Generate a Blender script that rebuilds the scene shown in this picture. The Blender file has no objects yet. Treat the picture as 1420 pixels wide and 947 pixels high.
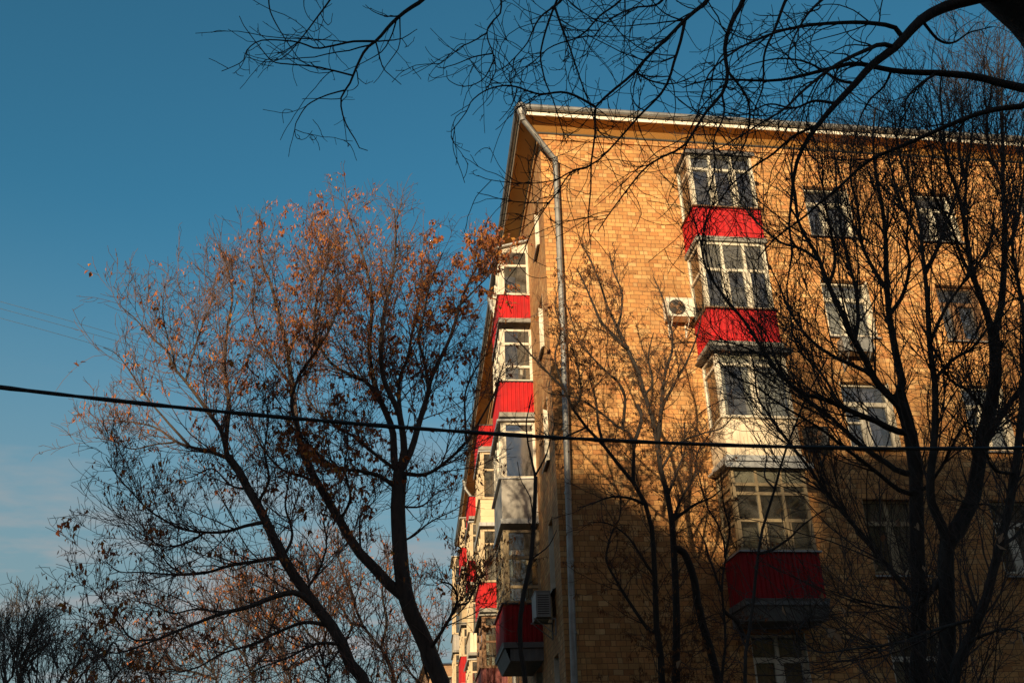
import bpy, math, random
import numpy as np
from mathutils import Matrix, Vector

random.seed(7)
RNG = np.random.default_rng(11)
scene = bpy.context.scene
COL = scene.collection
rad = math.radians

# ------------------------------------------------------------------ camera
F_PX = 1384.14                      # focal length in pixels of a 1420 px wide frame
PITCH, ROLL, YAW = rad(26.473), rad(-1.7386), rad(8.237)
CAM = np.array([0.0, 0.0, 1.6])


def cam_basis():
    cp, sp = math.cos(PITCH), math.sin(PITCH)
    h = np.array([math.sin(YAW), math.cos(YAW), 0])
    rt = np.array([math.cos(YAW), -math.sin(YAW), 0])
    z = np.array([0, 0, 1.0])
    fw, up = cp * h + sp * z, -sp * h + cp * z
    c, s = math.cos(ROLL), math.sin(ROLL)
    return c * rt + s * up, -s * rt + c * up, fw


RT, UP, FW = cam_basis()


def at(x, y, Y):
    """World point at depth Y seen in direction (x, y) of the survey photograph."""
    d = FW + RT * (x - 710) / F_PX - UP * (y - 473.5) / F_PX
    return CAM + d * (Y / d[1])


cam_data = bpy.data.cameras.new("camera")
cam = bpy.data.objects.new("camera", cam_data)
COL.objects.link(cam)
m = Matrix.Identity(4)
for i in range(3):
    m[i][0], m[i][1], m[i][2], m[i][3] = RT[i], UP[i], -FW[i], CAM[i]
cam.matrix_world = m
cam_data.sensor_width = 36
cam_data.lens = 36 * F_PX / 1420
cam_data.clip_start = 0.05
cam_data.clip_end = 3000
scene.camera = cam

# ------------------------------------------------------------------ light
SUN_AZ, SUN_EL = rad(25), rad(7.5)   # behind the camera, to the left
to_sun = Vector((-math.sin(SUN_AZ) * math.cos(SUN_EL), -math.cos(SUN_AZ) * math.cos(SUN_EL), math.sin(SUN_EL)))
sun_data = bpy.data.lights.new("sun", 'SUN')
sun_data.energy = 5.0
sun_data.angle = rad(0.53)
sun_data.color = (1.0, 0.79, 0.50)
sun = bpy.data.objects.new("sun", sun_data)
sun.rotation_euler = to_sun.to_track_quat('Z', 'Y').to_euler()
sun.location = to_sun * 200
COL.objects.link(sun)

world = bpy.data.worlds.new("World")
scene.world = world
world.use_nodes = True
nt = world.node_tree
nt.nodes.clear()


class NT:
    """Small helper to write node graphs compactly."""
    def __init__(s, tree):
        s.t = tree

    def n(s, kind, **kw):
        nd = s.t.nodes.new(kind)
        for k, v in kw.items():
            if k.startswith('i_'):
                key = k[2:]
                sock = nd.inputs[int(key)] if key.isdigit() else nd.inputs[key.replace('_', ' ')]
                if hasattr(v, 'is_linked') or isinstance(v, bpy.types.NodeSocket):
                    s.t.links.new(v, sock)
                else:
                    sock.default_value = v
            else:
                setattr(nd, k, v)
        return nd

    def math(s, op, a, b=None, c=None):
        nd = s.t.nodes.new('ShaderNodeMath')
        nd.operation = op
        for i, v in enumerate((a, b, c)):
            if v is None:
                continue
            if isinstance(v, bpy.types.NodeSocket):
                s.t.links.new(v, nd.inputs[i])
            else:
                nd.inputs[i].default_value = v
        return nd.outputs[0]

    def mix(s, fac, a, b, blend='MIX'):
        nd = s.t.nodes.new('ShaderNodeMix')
        nd.data_type = 'RGBA'
        nd.blend_type = blend
        for sock, v in ((nd.inputs[0], fac), (nd.inputs[6], a), (nd.inputs[7], b)):
            if isinstance(v, bpy.types.NodeSocket):
                s.t.links.new(v, sock)
            else:
                sock.default_value = v if not isinstance(v, tuple) or len(v) == 4 else (*v, 1)
        return nd.outputs[2]

    def ramp(s, fac, stops, interp='LINEAR'):
        nd = s.t.nodes.new('ShaderNodeValToRGB')
        nd.color_ramp.interpolation = interp
        el = nd.color_ramp.elements
        while len(el) > 1:
            el.remove(el[-1])
        el[0].position, el[0].color = stops[0][0], (*stops[0][1], 1)
        for p, c in stops[1:]:
            e = el.new(p)
            e.color = (*c, 1)
        s.t.links.new(fac, nd.inputs[0])
        return nd.outputs[0]

    def link(s, a, b):
        s.t.links.new(a, b)


w = NT(nt)
SKY_AWAY = (0.52, 1.18, 1.14)
SKY_SUNSIDE = (1.25, 0.94, 0.78)
sky = w.n('ShaderNodeTexSky', sky_type='NISHITA', sun_disc=False, sun_elevation=SUN_EL,
          sun_rotation=math.atan2(to_sun.x, to_sun.y), altitude=100, air_density=1.0, dust_density=0.6, ozone_density=2.5)
tc = w.n('ShaderNodeTexCoord')
sep = w.n('ShaderNodeSeparateXYZ', i_0=tc.outputs['Generated'])
# thin low clouds: noise on a flattened dome
zc = w.math('ADD', sep.outputs[2], 0.06)
cu = w.math('DIVIDE', sep.outputs[0], zc)
cv = w.math('DIVIDE', sep.outputs[1], zc)
cvec = w.n('ShaderNodeCombineXYZ', i_0=w.math('MULTIPLY', cu, 0.55), i_1=w.math('MULTIPLY', cv, 0.75), i_2=3.3)
cn = w.n('ShaderNodeTexNoise', i_0=cvec.outputs[0], i_Scale=4.2, i_Detail=8.0, i_Roughness=0.55)
low = w.n('ShaderNodeMapRange', i_0=sep.outputs[2], i_1=0.20, i_2=0.40, i_3=1.0, i_4=0.0)
cm = w.n('ShaderNodeMapRange', i_0=cn.outputs[0], i_1=0.47, i_2=0.62, i_3=0.0, i_4=0.95)
cfac = w.math('MULTIPLY', cm.outputs[0], low.outputs[0])
# clear teal evening sky away from the sun, sun side tinted warm to lift light in the shade
side = w.math('ADD', w.math('MULTIPLY', sep.outputs[0], to_sun.x), w.math('MULTIPLY', sep.outputs[1], to_sun.y))
sfac = w.n('ShaderNodeMapRange', interpolation_type='SMOOTHSTEP', i_0=side, i_1=-0.35, i_2=0.55)
tint = w.mix(sfac.outputs[0], SKY_AWAY, SKY_SUNSIDE)
tinted = w.mix(1.0, sky.outputs[0], tint, 'MULTIPLY')
# the air pales towards the horizon
pale = w.n('ShaderNodeMapRange', interpolation_type='SMOOTHSTEP', i_0=sep.outputs[2], i_1=0.10, i_2=0.56, i_3=0.95, i_4=0.0)
paled = w.mix(pale.outputs[0], tinted, (1.65, 2.2, 2.35))
clouded = w.mix(cfac, paled, (2.45, 2.6, 2.7))
bg = w.n('ShaderNodeBackground', i_0=clouded, i_1=0.10)
wo = w.n('ShaderNodeOutputWorld')
w.link(bg.outputs[0], wo.inputs[0])

vs = scene.view_settings
vs.view_transform = 'Standard'
vs.look = 'None'
vs.gamma = 1.0
vs.use_curve_mapping = False
vs.exposure = 0.5
scene.cycles.max_bounces = 6
scene.cycles.transparent_max_bounces = 16
scene.cycles.use_denoising = True

# ------------------------------------------------------------------ materials
MATS = {}


def new_mat(name):
    mt = bpy.data.materials.new(name)
    mt.use_nodes = True
    mt.node_tree.nodes.clear()
    g = NT(mt.node_tree)
    out = g.n('ShaderNodeOutputMaterial')
    MATS[name] = mt
    return mt, g, out


def mat(name, c1, c2=None, rough=0.7, scale=3.0, bump=0.0, bscale=30.0, metal=0.0, stretch=(1, 1, 1), detail=5.0, streak=None, spec=0.5):
    mt, g, out = new_mat(name)
    c2 = c2 or tuple(v * 0.75 for v in c1)
    tcx = g.n('ShaderNodeTexCoord')
    mp = g.n('ShaderNodeMapping', i_0=tcx.outputs['Object'], i_3=stretch)
    nz = g.n('ShaderNodeTexNoise', i_0=mp.outputs[0], i_Scale=scale, i_Detail=detail, i_Roughness=0.6)
    f = g.n('ShaderNodeMapRange', i_0=nz.outputs[0], i_1=0.35, i_2=0.68)
    col = g.mix(f.outputs[0], c1, c2)
    if streak:
        mp2 = g.n('ShaderNodeMapping', i_0=tcx.outputs['Object'], i_3=(9, 9, 0.5))
        n2 = g.n('ShaderNodeTexNoise', i_0=mp2.outputs[0], i_Scale=1.0, i_Detail=4.0)
        f2 = g.n('ShaderNodeMapRange', i_0=n2.outputs[0], i_1=0.5, i_2=0.75, i_3=0.0, i_4=0.75)
        col = g.mix(f2.outputs[0], col, streak)
    bs = g.n('ShaderNodeBsdfPrincipled', i_Base_Color=col, i_Roughness=rough, i_Metallic=metal, i_Specular_IOR_Level=spec)
    if bump:
        nb = g.n('ShaderNodeTexNoise', i_0=mp.outputs[0], i_Scale=bscale, i_Detail=4.0)
        bp = g.n('ShaderNodeBump', i_Strength=bump, i_Distance=0.02, i_Height=nb.outputs[0])
        g.link(bp.outputs[0], bs.inputs['Normal'])
    g.link(bs.outputs[0], out.inputs[0])
    return mt


def brick_mat(name, bw, bh, tones, mortar, joint=0.011):
    mt, g, out = new_mat(name)
    uv = g.n('ShaderNodeUVMap')
    sp = g.n('ShaderNodeSeparateXYZ', i_0=uv.outputs[0])
    wob = g.n('ShaderNodeTexNoise', i_0=uv.outputs[0], i_Scale=1.7, i_Detail=3.0)
    wb = g.math('MULTIPLY', g.math('SUBTRACT', wob.outputs[0], 0.5), 0.035)
    v = g.math('DIVIDE', g.math('ADD', sp.outputs[1], wb), bh)
    row = g.math('FLOOR', v)
    fv = g.math('FRACT', v)
    # jittered running bond, some rows made of half bricks
    rown = g.n('ShaderNodeTexWhiteNoise', noise_dimensions='1D', i_W=row)
    shift = g.math('ADD', g.math('MULTIPLY', g.math('MODULO', row, 2.0), 0.5), g.math('MULTIPLY', rown.outputs[0], 0.22))
    u = g.math('ADD', g.math('DIVIDE', g.math('ADD', sp.outputs[0], wb), bw), shift)
    ci = g.math('FLOOR', u)
    fu = g.math('FRACT', u)
    cell = g.n('ShaderNodeCombineXYZ', i_0=ci, i_1=row, i_2=0.0)
    wn = g.n('ShaderNodeTexWhiteNoise', noise_dimensions='3D', i_Vector=cell.outputs[0])
    half = g.math('GREATER_THAN', wn.outputs[0], 0.70)          # this brick is cut in two
    side = g.math('MULTIPLY', half, g.math('FLOOR', g.math('MULTIPLY', fu, 2.0)))
    fu2 = g.math('FRACT', g.math('MULTIPLY', fu, 2.0))
    wid = g.math('SUBTRACT', 1.0, g.math('MULTIPLY', half, 0.5))
    fuu = g.math('ADD', g.math('MULTIPLY', half, fu2), g.math('MULTIPLY', g.math('SUBTRACT', 1.0, half), fu))
    du = g.math('MULTIPLY', g.math('MINIMUM', fuu, g.math('SUBTRACT', 1.0, fuu)), g.math('MULTIPLY', wid, bw))
    dv = g.math('MULTIPLY', g.math('MINIMUM', fv, g.math('SUBTRACT', 1.0, fv)), bh)
    edge = g.math('MINIMUM', du, dv)
    fine = g.n('ShaderNodeTexNoise', i_0=uv.outputs[0], i_Scale=22.0, i_Detail=4.0)
    edge2 = g.math('ADD', edge, g.math('MULTIPLY', g.math('SUBTRACT', fine.outputs[0], 0.5), 0.008))
    face = g.n('ShaderNodeMapRange', interpolation_type='SMOOTHSTEP', i_0=edge2, i_1=joint * 0.35, i_2=joint * 0.95)
    cell2 = g.n('ShaderNodeCombineXYZ', i_0=ci, i_1=row, i_2=g.math('ADD', side, 5.0))
    wn2 = g.n('ShaderNodeTexWhiteNoise', noise_dimensions='3D', i_Vector=cell2.outputs[0])
    k = len(tones) - 1
    tone = g.ramp(wn2.outputs[0], [(i / k, t) for i, t in enumerate(tones)])
    big = g.n('ShaderNodeTexNoise', i_0=uv.outputs[0], i_Scale=0.55, i_Detail=6.0, i_Roughness=0.65)
    bf = g.n('ShaderNodeMapRange', i_0=big.outputs[0], i_1=0.32, i_2=0.7, i_3=0.66, i_4=1.16)
    grain = g.n('ShaderNodeMapRange', i_0=fine.outputs[0], i_1=0.2, i_2=0.8, i_3=0.86, i_4=1.1)
    wn3 = g.n('ShaderNodeTexWhiteNoise', noise_dimensions='4D', i_Vector=cell2.outputs[0], i_W=3.7)
    per = g.math('ADD', 0.84, g.math('MULTIPLY', wn3.outputs[0], 0.30))
    scl = g.math('MULTIPLY', per, g.math('MULTIPLY', bf.outputs[0], grain.outputs[0]))
    tone2 = g.n('ShaderNodeVectorMath', operation='SCALE', i_0=tone, i_Scale=scl)
    stn = g.n('ShaderNodeMapping', i_0=uv.outputs[0], i_3=(1.6, 0.14, 1))
    st = g.n('ShaderNodeTexNoise', i_0=stn.outputs[0], i_Scale=1.0, i_Detail=6.0)
    sf = g.n('ShaderNodeMapRange', i_0=st.outputs[0], i_1=0.50, i_2=0.74, i_3=0.0, i_4=0.6)
    stained = g.mix(sf.outputs[0], tone2.outputs[0], tuple(c * 0.5 for c in tones[0]))
    col = g.mix(face.outputs[0], mortar, stained)
    bs = g.n('ShaderNodeBsdfPrincipled', i_Base_Color=col, i_Roughness=0.82)
    hgt = g.math('ADD', face.outputs[0], g.math('MULTIPLY', wn2.outputs[0], 0.25))
    bp = g.n('ShaderNodeBump', i_Strength=0.55, i_Distance=0.012, i_Height=hgt)
    g.link(bp.outputs[0], bs.inputs['Normal'])
    g.link(bs.outputs[0], out.inputs[0])
    return mt


def glass_mat(name, tint=(0.75, 0.78, 0.78), base_refl=0.03, rough=0.02):
    mt, g, out = new_mat(name)
    fr = g.n('ShaderNodeFresnel', i_0=1.5)
    tcx = g.n('ShaderNodeTexCoord')
    nz = g.n('ShaderNodeTexNoise', i_0=tcx.outputs['Object'], i_Scale=1.4, i_Detail=2.0)
    bp = g.n('ShaderNodeBump', i_Strength=0.06, i_Distance=0.05, i_Height=nz.outputs[0])
    fac = g.math('MINIMUM', g.math('ADD', g.math('MULTIPLY', fr.outputs[0], 1.4), base_refl), 1.0)
    tr = g.n('ShaderNodeBsdfTransparent', i_0=(*tint, 1))
    gl = g.n('ShaderNodeBsdfGlossy', i_0=(0.9, 0.92, 0.95, 1), i_1=rough)
    g.link(bp.outputs[0], gl.inputs['Normal'])
    df = g.n('ShaderNodeBsdfDiffuse', i_0=(0.30, 0.27, 0.23, 1))         # dust on the pane
    dn = g.n('ShaderNodeTexNoise', i_0=tcx.outputs['Object'], i_Scale=4.0, i_Detail=5.0)
    dfac = g.n('ShaderNodeMapRange', i_0=dn.outputs[0], i_1=0.3, i_2=0.8, i_3=0.02, i_4=0.22)
    m0 = g.n('ShaderNodeMixShader', i_0=dfac.outputs[0], i_1=tr.outputs[0], i_2=df.outputs[0])
    m1 = g.n('ShaderNodeMixShader', i_0=fac, i_1=m0.outputs[0], i_2=gl.outputs[0])
    g.link(m1.outputs[0], out.inputs[0])
    return mt


def leaf_mat(name, tones, trans=0.35):
    mt, g, out = new_mat(name)
    geo = g.n('ShaderNodeNewGeometry')
    col = g.ramp(geo.outputs['Random Per Island'], [(i / (len(tones) - 1), t) for i, t in enumerate(tones)])
    d = g.n('ShaderNodeBsdfDiffuse', i_0=col)
    t = g.n('ShaderNodeBsdfTranslucent', i_0=col)
    mx = g.n('ShaderNodeMixShader', i_0=trans, i_1=d.outputs[0], i_2=t.outputs[0])
    g.link(mx.outputs[0], out.inputs[0])
    return mt


BRICK = brick_mat('ochre_brick', 0.222, 0.117,
                  [(0.46, 0.20, 0.060), (0.58, 0.285, 0.090), (0.63, 0.33, 0.115), (0.53, 0.245, 0.074), (0.60, 0.30, 0.10), (0.68, 0.40, 0.16), (0.55, 0.235, 0.068), (0.59, 0.27, 0.086), (0.46, 0.185, 0.056)],
                  (0.19, 0.092, 0.034), 0.0095)
BRICK_FAR = brick_mat('yard_brick', 0.26, 0.08, [(0.40, 0.20, 0.09), (0.46, 0.26, 0.12), (0.36, 0.18, 0.08)], (0.25, 0.2, 0.15))
SOFFIT = mat('ochre_plaster', (0.66, 0.36, 0.10), (0.58, 0.30, 0.08), 0.85, 1.3, 0.15, 40)
WHITE = mat('old_white_paint', (0.70, 0.64, 0.52), (0.50, 0.43, 0.32), 0.55, 5, 0.25, 40, streak=(0.32, 0.26, 0.18))
FASCIA = mat('white_fascia_paint', (0.85, 0.80, 0.70), (0.70, 0.62, 0.50), 0.5, 3)
BEIGE = mat('beige_wood_paint', (0.40, 0.30, 0.165), (0.26, 0.185, 0.10), 0.6, 5, 0.3, 50, streak=(0.22, 0.16, 0.09))
BROWNWOOD = mat('brown_wood', (0.22, 0.11, 0.045), (0.14, 0.07, 0.03), 0.6, 5, 0.3, 50, streak=(0.08, 0.05, 0.03))
RED = mat('red_profiled_sheet', (0.47, 0.015, 0.016), (0.33, 0.011, 0.013), 0.6, 2.5, 0.08, 30, streak=(0.26, 0.026, 0.024), spec=.15)
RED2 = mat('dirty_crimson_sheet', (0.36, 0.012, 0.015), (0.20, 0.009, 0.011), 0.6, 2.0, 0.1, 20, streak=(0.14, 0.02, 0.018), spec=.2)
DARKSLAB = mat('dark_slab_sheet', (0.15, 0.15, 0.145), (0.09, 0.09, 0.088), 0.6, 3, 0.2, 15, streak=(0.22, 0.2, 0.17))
REDF = mat('red_flat_sheet', (0.50, 0.018, 0.020), (0.37, 0.014, 0.017), 0.65, 1.8, 0.12, 14, streak=(0.30, 0.032, 0.03), spec=.15)
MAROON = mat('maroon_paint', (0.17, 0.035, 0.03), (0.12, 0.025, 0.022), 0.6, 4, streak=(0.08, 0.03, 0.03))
CREAMW = mat('yellowed_paint', (0.54, 0.42, 0.26), (0.36, 0.27, 0.16), 0.6, 5, 0.2, 40, streak=(0.28, 0.21, 0.12))
CREAM = mat('cream_panel', (0.76, 0.64, 0.46), (0.60, 0.48, 0.33), 0.6, 2.2, 0.12, 12, streak=(0.45, 0.35, 0.24))
SIDING = mat('cream_siding', (0.62, 0.50, 0.30), (0.52, 0.41, 0.24), 0.55, 2)
GREY = mat('grey_sheet', (0.42, 0.42, 0.41), (0.30, 0.30, 0.30), 0.5, 2.5, 0.15, 10, streak=(0.2, 0.19, 0.18))
PALEGREY = mat('pale_grey_panel', (0.38, 0.35, 0.31), (0.26, 0.24, 0.21), 0.6, 2.0, 0.2, 8, streak=(0.26, 0.22, 0.18))
ZINC = mat('galvanised_sheet', (0.36, 0.35, 0.33), (0.22, 0.215, 0.20), 0.5, 4, 0.1, 30, metal=0.6, streak=(0.2, 0.17, 0.14))
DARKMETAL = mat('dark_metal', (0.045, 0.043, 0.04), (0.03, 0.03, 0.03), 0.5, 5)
ROOFM = mat('roof_sheet', (0.16, 0.15, 0.14), (0.11, 0.10, 0.10), 0.5, 2, metal=0.3)
CONCRETE = mat('stained_concrete', (0.30, 0.285, 0.25), (0.17, 0.16, 0.14), 0.85, 4, 0.4, 25, streak=(0.12, 0.11, 0.09))
CURTAIN = mat('pale_curtain', (0.62, 0.54, 0.42), (0.44, 0.36, 0.26), 0.9, 1.0, stretch=(14, 14, 0.4))
CURTAIN2 = mat('tan_curtain', (0.44, 0.30, 0.15), (0.28, 0.18, 0.09), 0.9, 1.0, stretch=(12, 12, 0.4))
CURTAIN3 = mat('lilac_curtain', (0.34, 0.30, 0.40), (0.22, 0.20, 0.29), 0.9, 1.0, stretch=(12, 12, 0.4))
BLIND = mat('tan_blind', (0.30, 0.24, 0.15), (0.2, 0.16, 0.10), 0.9, 1.0, stretch=(1, 1, 14))
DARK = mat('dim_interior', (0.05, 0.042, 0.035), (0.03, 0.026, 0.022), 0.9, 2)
BOX = mat('cardboard_boxes', (0.30, 0.22, 0.13), (0.16, 0.15, 0.14), 0.9, 5)
PLASTIC = mat('off_white_casing', (0.74, 0.70, 0.60), (0.62, 0.57, 0.47), 0.4, 3, streak=(0.5, 0.43, 0.32))
PLASTICG = mat('grey_casing', (0.28, 0.28, 0.27), (0.20, 0.20, 0.19), 0.4, 3, streak=(0.14, 0.13, 0.12))
DARKCASE = mat('dark_grey_casing', (0.10, 0.10, 0.10), (0.07, 0.07, 0.07), 0.5, 3)
GLASS = glass_mat('window_glass')
GLASSB = glass_mat('milky_glass', (0.45, 0.5, 0.55), 0.2, 0.08)
RUBBER = mat('black_cable', (0.012, 0.012, 0.013), (0.02, 0.02, 0.02), 0.5, 30)
WIREM = mat('thin_wire', (0.02, 0.022, 0.025), None, 0.5, 30)
BARK_A = mat('maple_bark', (0.075, 0.053, 0.042), (0.035, 0.026, 0.021), 0.9, 14, 0.9, 45, stretch=(1, 1, 0.25))
BARK_TWIG = mat('reddish_twig_bark', (0.15, 0.09, 0.075), (0.10, 0.06, 0.05), 0.8, 10)
BARK_TT = mat('dark_red_twig_bark', (0.085, 0.046, 0.034), (0.055, 0.03, 0.023), 0.85, 10)
BARK_TC = mat('brown_twig_bark', (0.055, 0.030, 0.019), (0.036, 0.021, 0.014), 0.8, 10)
BARK_C = mat('ash_bark', (0.030, 0.021, 0.016), (0.018, 0.014, 0.011), 0.9, 14, 0.9, 45, stretch=(1, 1, 0.25))
BARK_D = mat('dark_lime_bark', (0.050, 0.044, 0.038), (0.026, 0.023, 0.02), 0.95, 14, 1.0, 40, stretch=(1, 1, 0.25))
BARK_TD = mat('dark_twig_bark', (0.06, 0.043, 0.036), (0.042, 0.03, 0.026), 0.8, 10)
BARK_E = mat('black_bark', (0.030, 0.026, 0.024), (0.016, 0.014, 0.013), 0.95, 14, 1.0, 40, stretch=(1, 1, 0.3))
BARK_FAR = mat('grey_bark', (0.07, 0.058, 0.05), (0.05, 0.042, 0.037), 0.9, 5)
LEAF_A = leaf_mat('orange_dry_leaves', [(0.20, 0.07, 0.035), (0.50, 0.17, 0.05), (0.60, 0.28, 0.065), (0.34, 0.11, 0.055), (0.52, 0.19, 0.07), (0.44, 0.17, 0.11)])
LEAF_C = leaf_mat('brown_seed_keys', [(0.16, 0.075, 0.035), (0.26, 0.12, 0.05), (0.11, 0.055, 0.03), (0.22, 0.10, 0.05)])
LEAF_D = leaf_mat('pale_dry_leaves', [(0.36, 0.22, 0.13), (0.48, 0.34, 0.22), (0.28, 0.16, 0.10)])

# ------------------------------------------------------------------ mesh helpers
class MB:
    """Collects shapes into one mesh. T is a frame (origin, u, o, z): along the wall, outward, up."""
    def __init__(s):
        s.v, s.f, s.uv, s.mi = [], [], [], []
        s.mat_i = 0

    def face(s, pts, uvs=None):
        b = len(s.v)
        s.v += [tuple(p) for p in pts]
        s.f.append(tuple(range(b, b + len(pts))))
        s.uv.append(uvs or [(0, 0)] * len(pts))
        s.mi.append(s.mat_i)

    def tbox(s, T, u0, u1, o0, o1, z0, z1):
        def P(u, o, z):
            return T.p(u, o, z)
        q = [
            ([(u0, o1, z0), (u1, o1, z0), (u1, o1, z1), (u0, o1, z1)], 0, 2),
            ([(u1, o0, z0), (u0, o0, z0), (u0, o0, z1), (u1, o0, z1)], 0, 2),
            ([(u0, o0, z0), (u0, o1, z0), (u0, o1, z1), (u0, o0, z1)], 1, 2),
            ([(u1, o1, z0), (u1, o0, z0), (u1, o0, z1), (u1, o1, z1)], 1, 2),
            ([(u0, o1, z1), (u1, o1, z1), (u1, o0, z1), (u0, o0, z1)], 0, 1),
            ([(u0, o0, z0), (u1, o0, z0), (u1, o1, z0), (u0, o1, z0)], 0, 1)]
        for pts, a, b in q:
            uv = [(p[a], p[b]) for p in pts]
            ps = [P(*p) for p in pts]
            if T.flip:
                ps, uv = ps[::-1], uv[::-1]
            s.face(ps, uv)

    def poly(s, T, pts, a=0, b=2):
        s.face([T.p(*p) for p in pts], [(p[a], p[b]) for p in pts])

    def corr(s, T, a0, a1, fixed, z0, z1, axis='u', pitch=0.11, amp=0.022):
        """Profiled sheet standing between a0 and a1, ribs vertical, with thickness."""
        n = max(2, int(round((a1 - a0) / pitch)))
        prof = []
        for i in range(n):
            x = a0 + (a1 - a0) * i / n
            d = (a1 - a0) / n
            prof += [(x, 0), (x + d * .28, 0), (x + d * .42, amp), (x + d * .86, amp)]
        prof.append((a1, 0))
        th = 0.012

        def P(a, o, z):
            return T.p(a, fixed + o, z) if axis == 'u' else T.p(fixed - o, a, z)
        for (xa, oa), (xb, ob) in zip(prof[:-1], prof[1:]):
            s.face([P(xa, oa, z0), P(xb, ob, z0), P(xb, ob, z1), P(xa, oa, z1)])
            s.face([P(xb, ob - th, z0), P(xa, oa - th, z0), P(xa, oa - th, z1), P(xb, ob - th, z1)])
            s.face([P(xa, oa, z1), P(xb, ob, z1), P(xb, ob - th, z1), P(xa, oa - th, z1)])
            s.face([P(xa, oa, z0), P(xa, oa - th, z0), P(xb, ob - th, z0), P(xb, ob, z0)])

    def tube(s, pts, r, n=10, cap=True):
        pts = [Vector(p) for p in pts]
        if not hasattr(r, '__len__'):
            r = [r] * len(pts)
        rings = []
        for i, p in enumerate(pts):
            t = (pts[min(i + 1, len(pts) - 1)] - pts[max(i - 1, 0)]).normalized()
            a = t.cross(Vector((0.3, 0.2, 1)) if abs(t.z) < .9 else Vector((1, 0.1, 0))).normalized()
            b = t.cross(a)
            rings.append([p + (a * math.cos(k * math.tau / n) + b * math.sin(k * math.tau / n)) * r[i] for k in range(n)])
        for ra, rb in zip(rings[:-1], rings[1:]):
            for k in range(n):
                s.face([ra[k], ra[(k + 1) % n], rb[(k + 1) % n], rb[k]])
        if cap:
            s.face(rings[0][::-1])
            s.face(rings[-1])

    def build(s, name, material, parent=None, loc=None, smooth=False):
        off = np.array(loc if loc is not None else (root_loc(parent) if parent else (0, 0, 0)), float)
        me = bpy.data.meshes.new(name)
        me.from_pydata((np.array(s.v) - off).tolist(), [], s.f)
        uvl = me.uv_layers.new(name='uv')
        flat = [c for f in s.uv for c in f]
        uvl.data.foreach_set('uv', np.array(flat, 'f').ravel())
        for mm in (material if isinstance(material, (list, tuple)) else [material]):
            me.materials.append(mm)
        me.polygons.foreach_set('material_index', s.mi)
        if smooth:
            import bmesh
            bm = bmesh.new()
            bm.from_mesh(me)
            bmesh.ops.remove_doubles(bm, verts=bm.verts, dist=1e-5)
            bm.to_mesh(me)
            bm.free()
            me.polygons.foreach_set('use_smooth', [True] * len(me.polygons))
        o = bpy.data.objects.new(name, me)
        COL.objects.link(o)
        if parent:
            o.parent = parent
        elif loc is not None:
            o.location = loc
        return o


def root_loc(o):
    l = np.zeros(3)
    while o:
        l = l + np.array(o.location)
        o = o.parent
    return l


class Frame:
    def __init__(s, origin, u, o):
        s.o0 = np.array(origin, float)
        s.u, s.o = np.array(u, float), np.array(o, float)
        s.flip = np.cross(s.u, s.o)[2] > 0

    def p(s, u, o, z):
        return s.o0 + s.u * u + s.o * o + np.array([0, 0, z])


def tag(o, label=None, cat=None, group=None, kind=None):
    for k, v in (('label', label), ('category', cat), ('group', group), ('kind', kind)):
        if v:
            o[k] = v
    return o


def empty(name, loc, label, cat, group=None):
    o = bpy.data.objects.new(name, None)
    o.empty_display_size = 0.3
    o.location = loc
    COL.objects.link(o)
    return tag(o, label, cat, group)


# ------------------------------------------------------------------ ground
GROUND = mat('leafy_ground', (0.085, 0.065, 0.04), (0.045, 0.05, 0.025), 0.95, 0.35, 0.6, 6)
ASPH = mat('asphalt_path', (0.055, 0.055, 0.055), (0.04, 0.04, 0.04), 0.9, 2, 0.4, 60)
mb = MB()
mb.face([(-1200, -1200, 0), (1200, -1200, 0), (1200, 1200, 0), (-1200, 1200, 0)])
tag(mb.build('ground', GROUND), kind='structure')
mb = MB()
mb.face([(-60, -2.2, .004), (70, -2.2, .004), (70, 2.2, .004), (-60, 2.2, .004)])
tag(mb.build('path', ASPH), kind='structure')
kerbT = Frame((0, 0, 0), (1, 0, 0), (0, -1, 0))
mb = MB()
mb.tbox(kerbT, -60, 70, -2.36, -2.21, -0.05, 0.12)
mb.tbox(kerbT, -60, 70, 2.21, 2.36, -0.05, 0.12)
tag(mb.build('kerb', CONCRETE), kind='structure')

# ------------------------------------------------------------------ the brick apartment building
K = np.array([3.95, 21.0, 0.0])
TLA = rad(2.397)
LD = np.array([math.sin(TLA), math.cos(TLA), 0])
LN = np.array([-math.cos(TLA), math.sin(TLA), 0])
TF = Frame(K, (1, 0, 0), (0, -1, 0))
TLF = Frame(K, LD, LN)
WALL_T = 18.35
LEN_F, LEN_L = 30.0, 42.0
house = empty('apartment_building', tuple(K), 'five storey ochre brick apartment block with stacked red panelled balconies', 'building')


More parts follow.
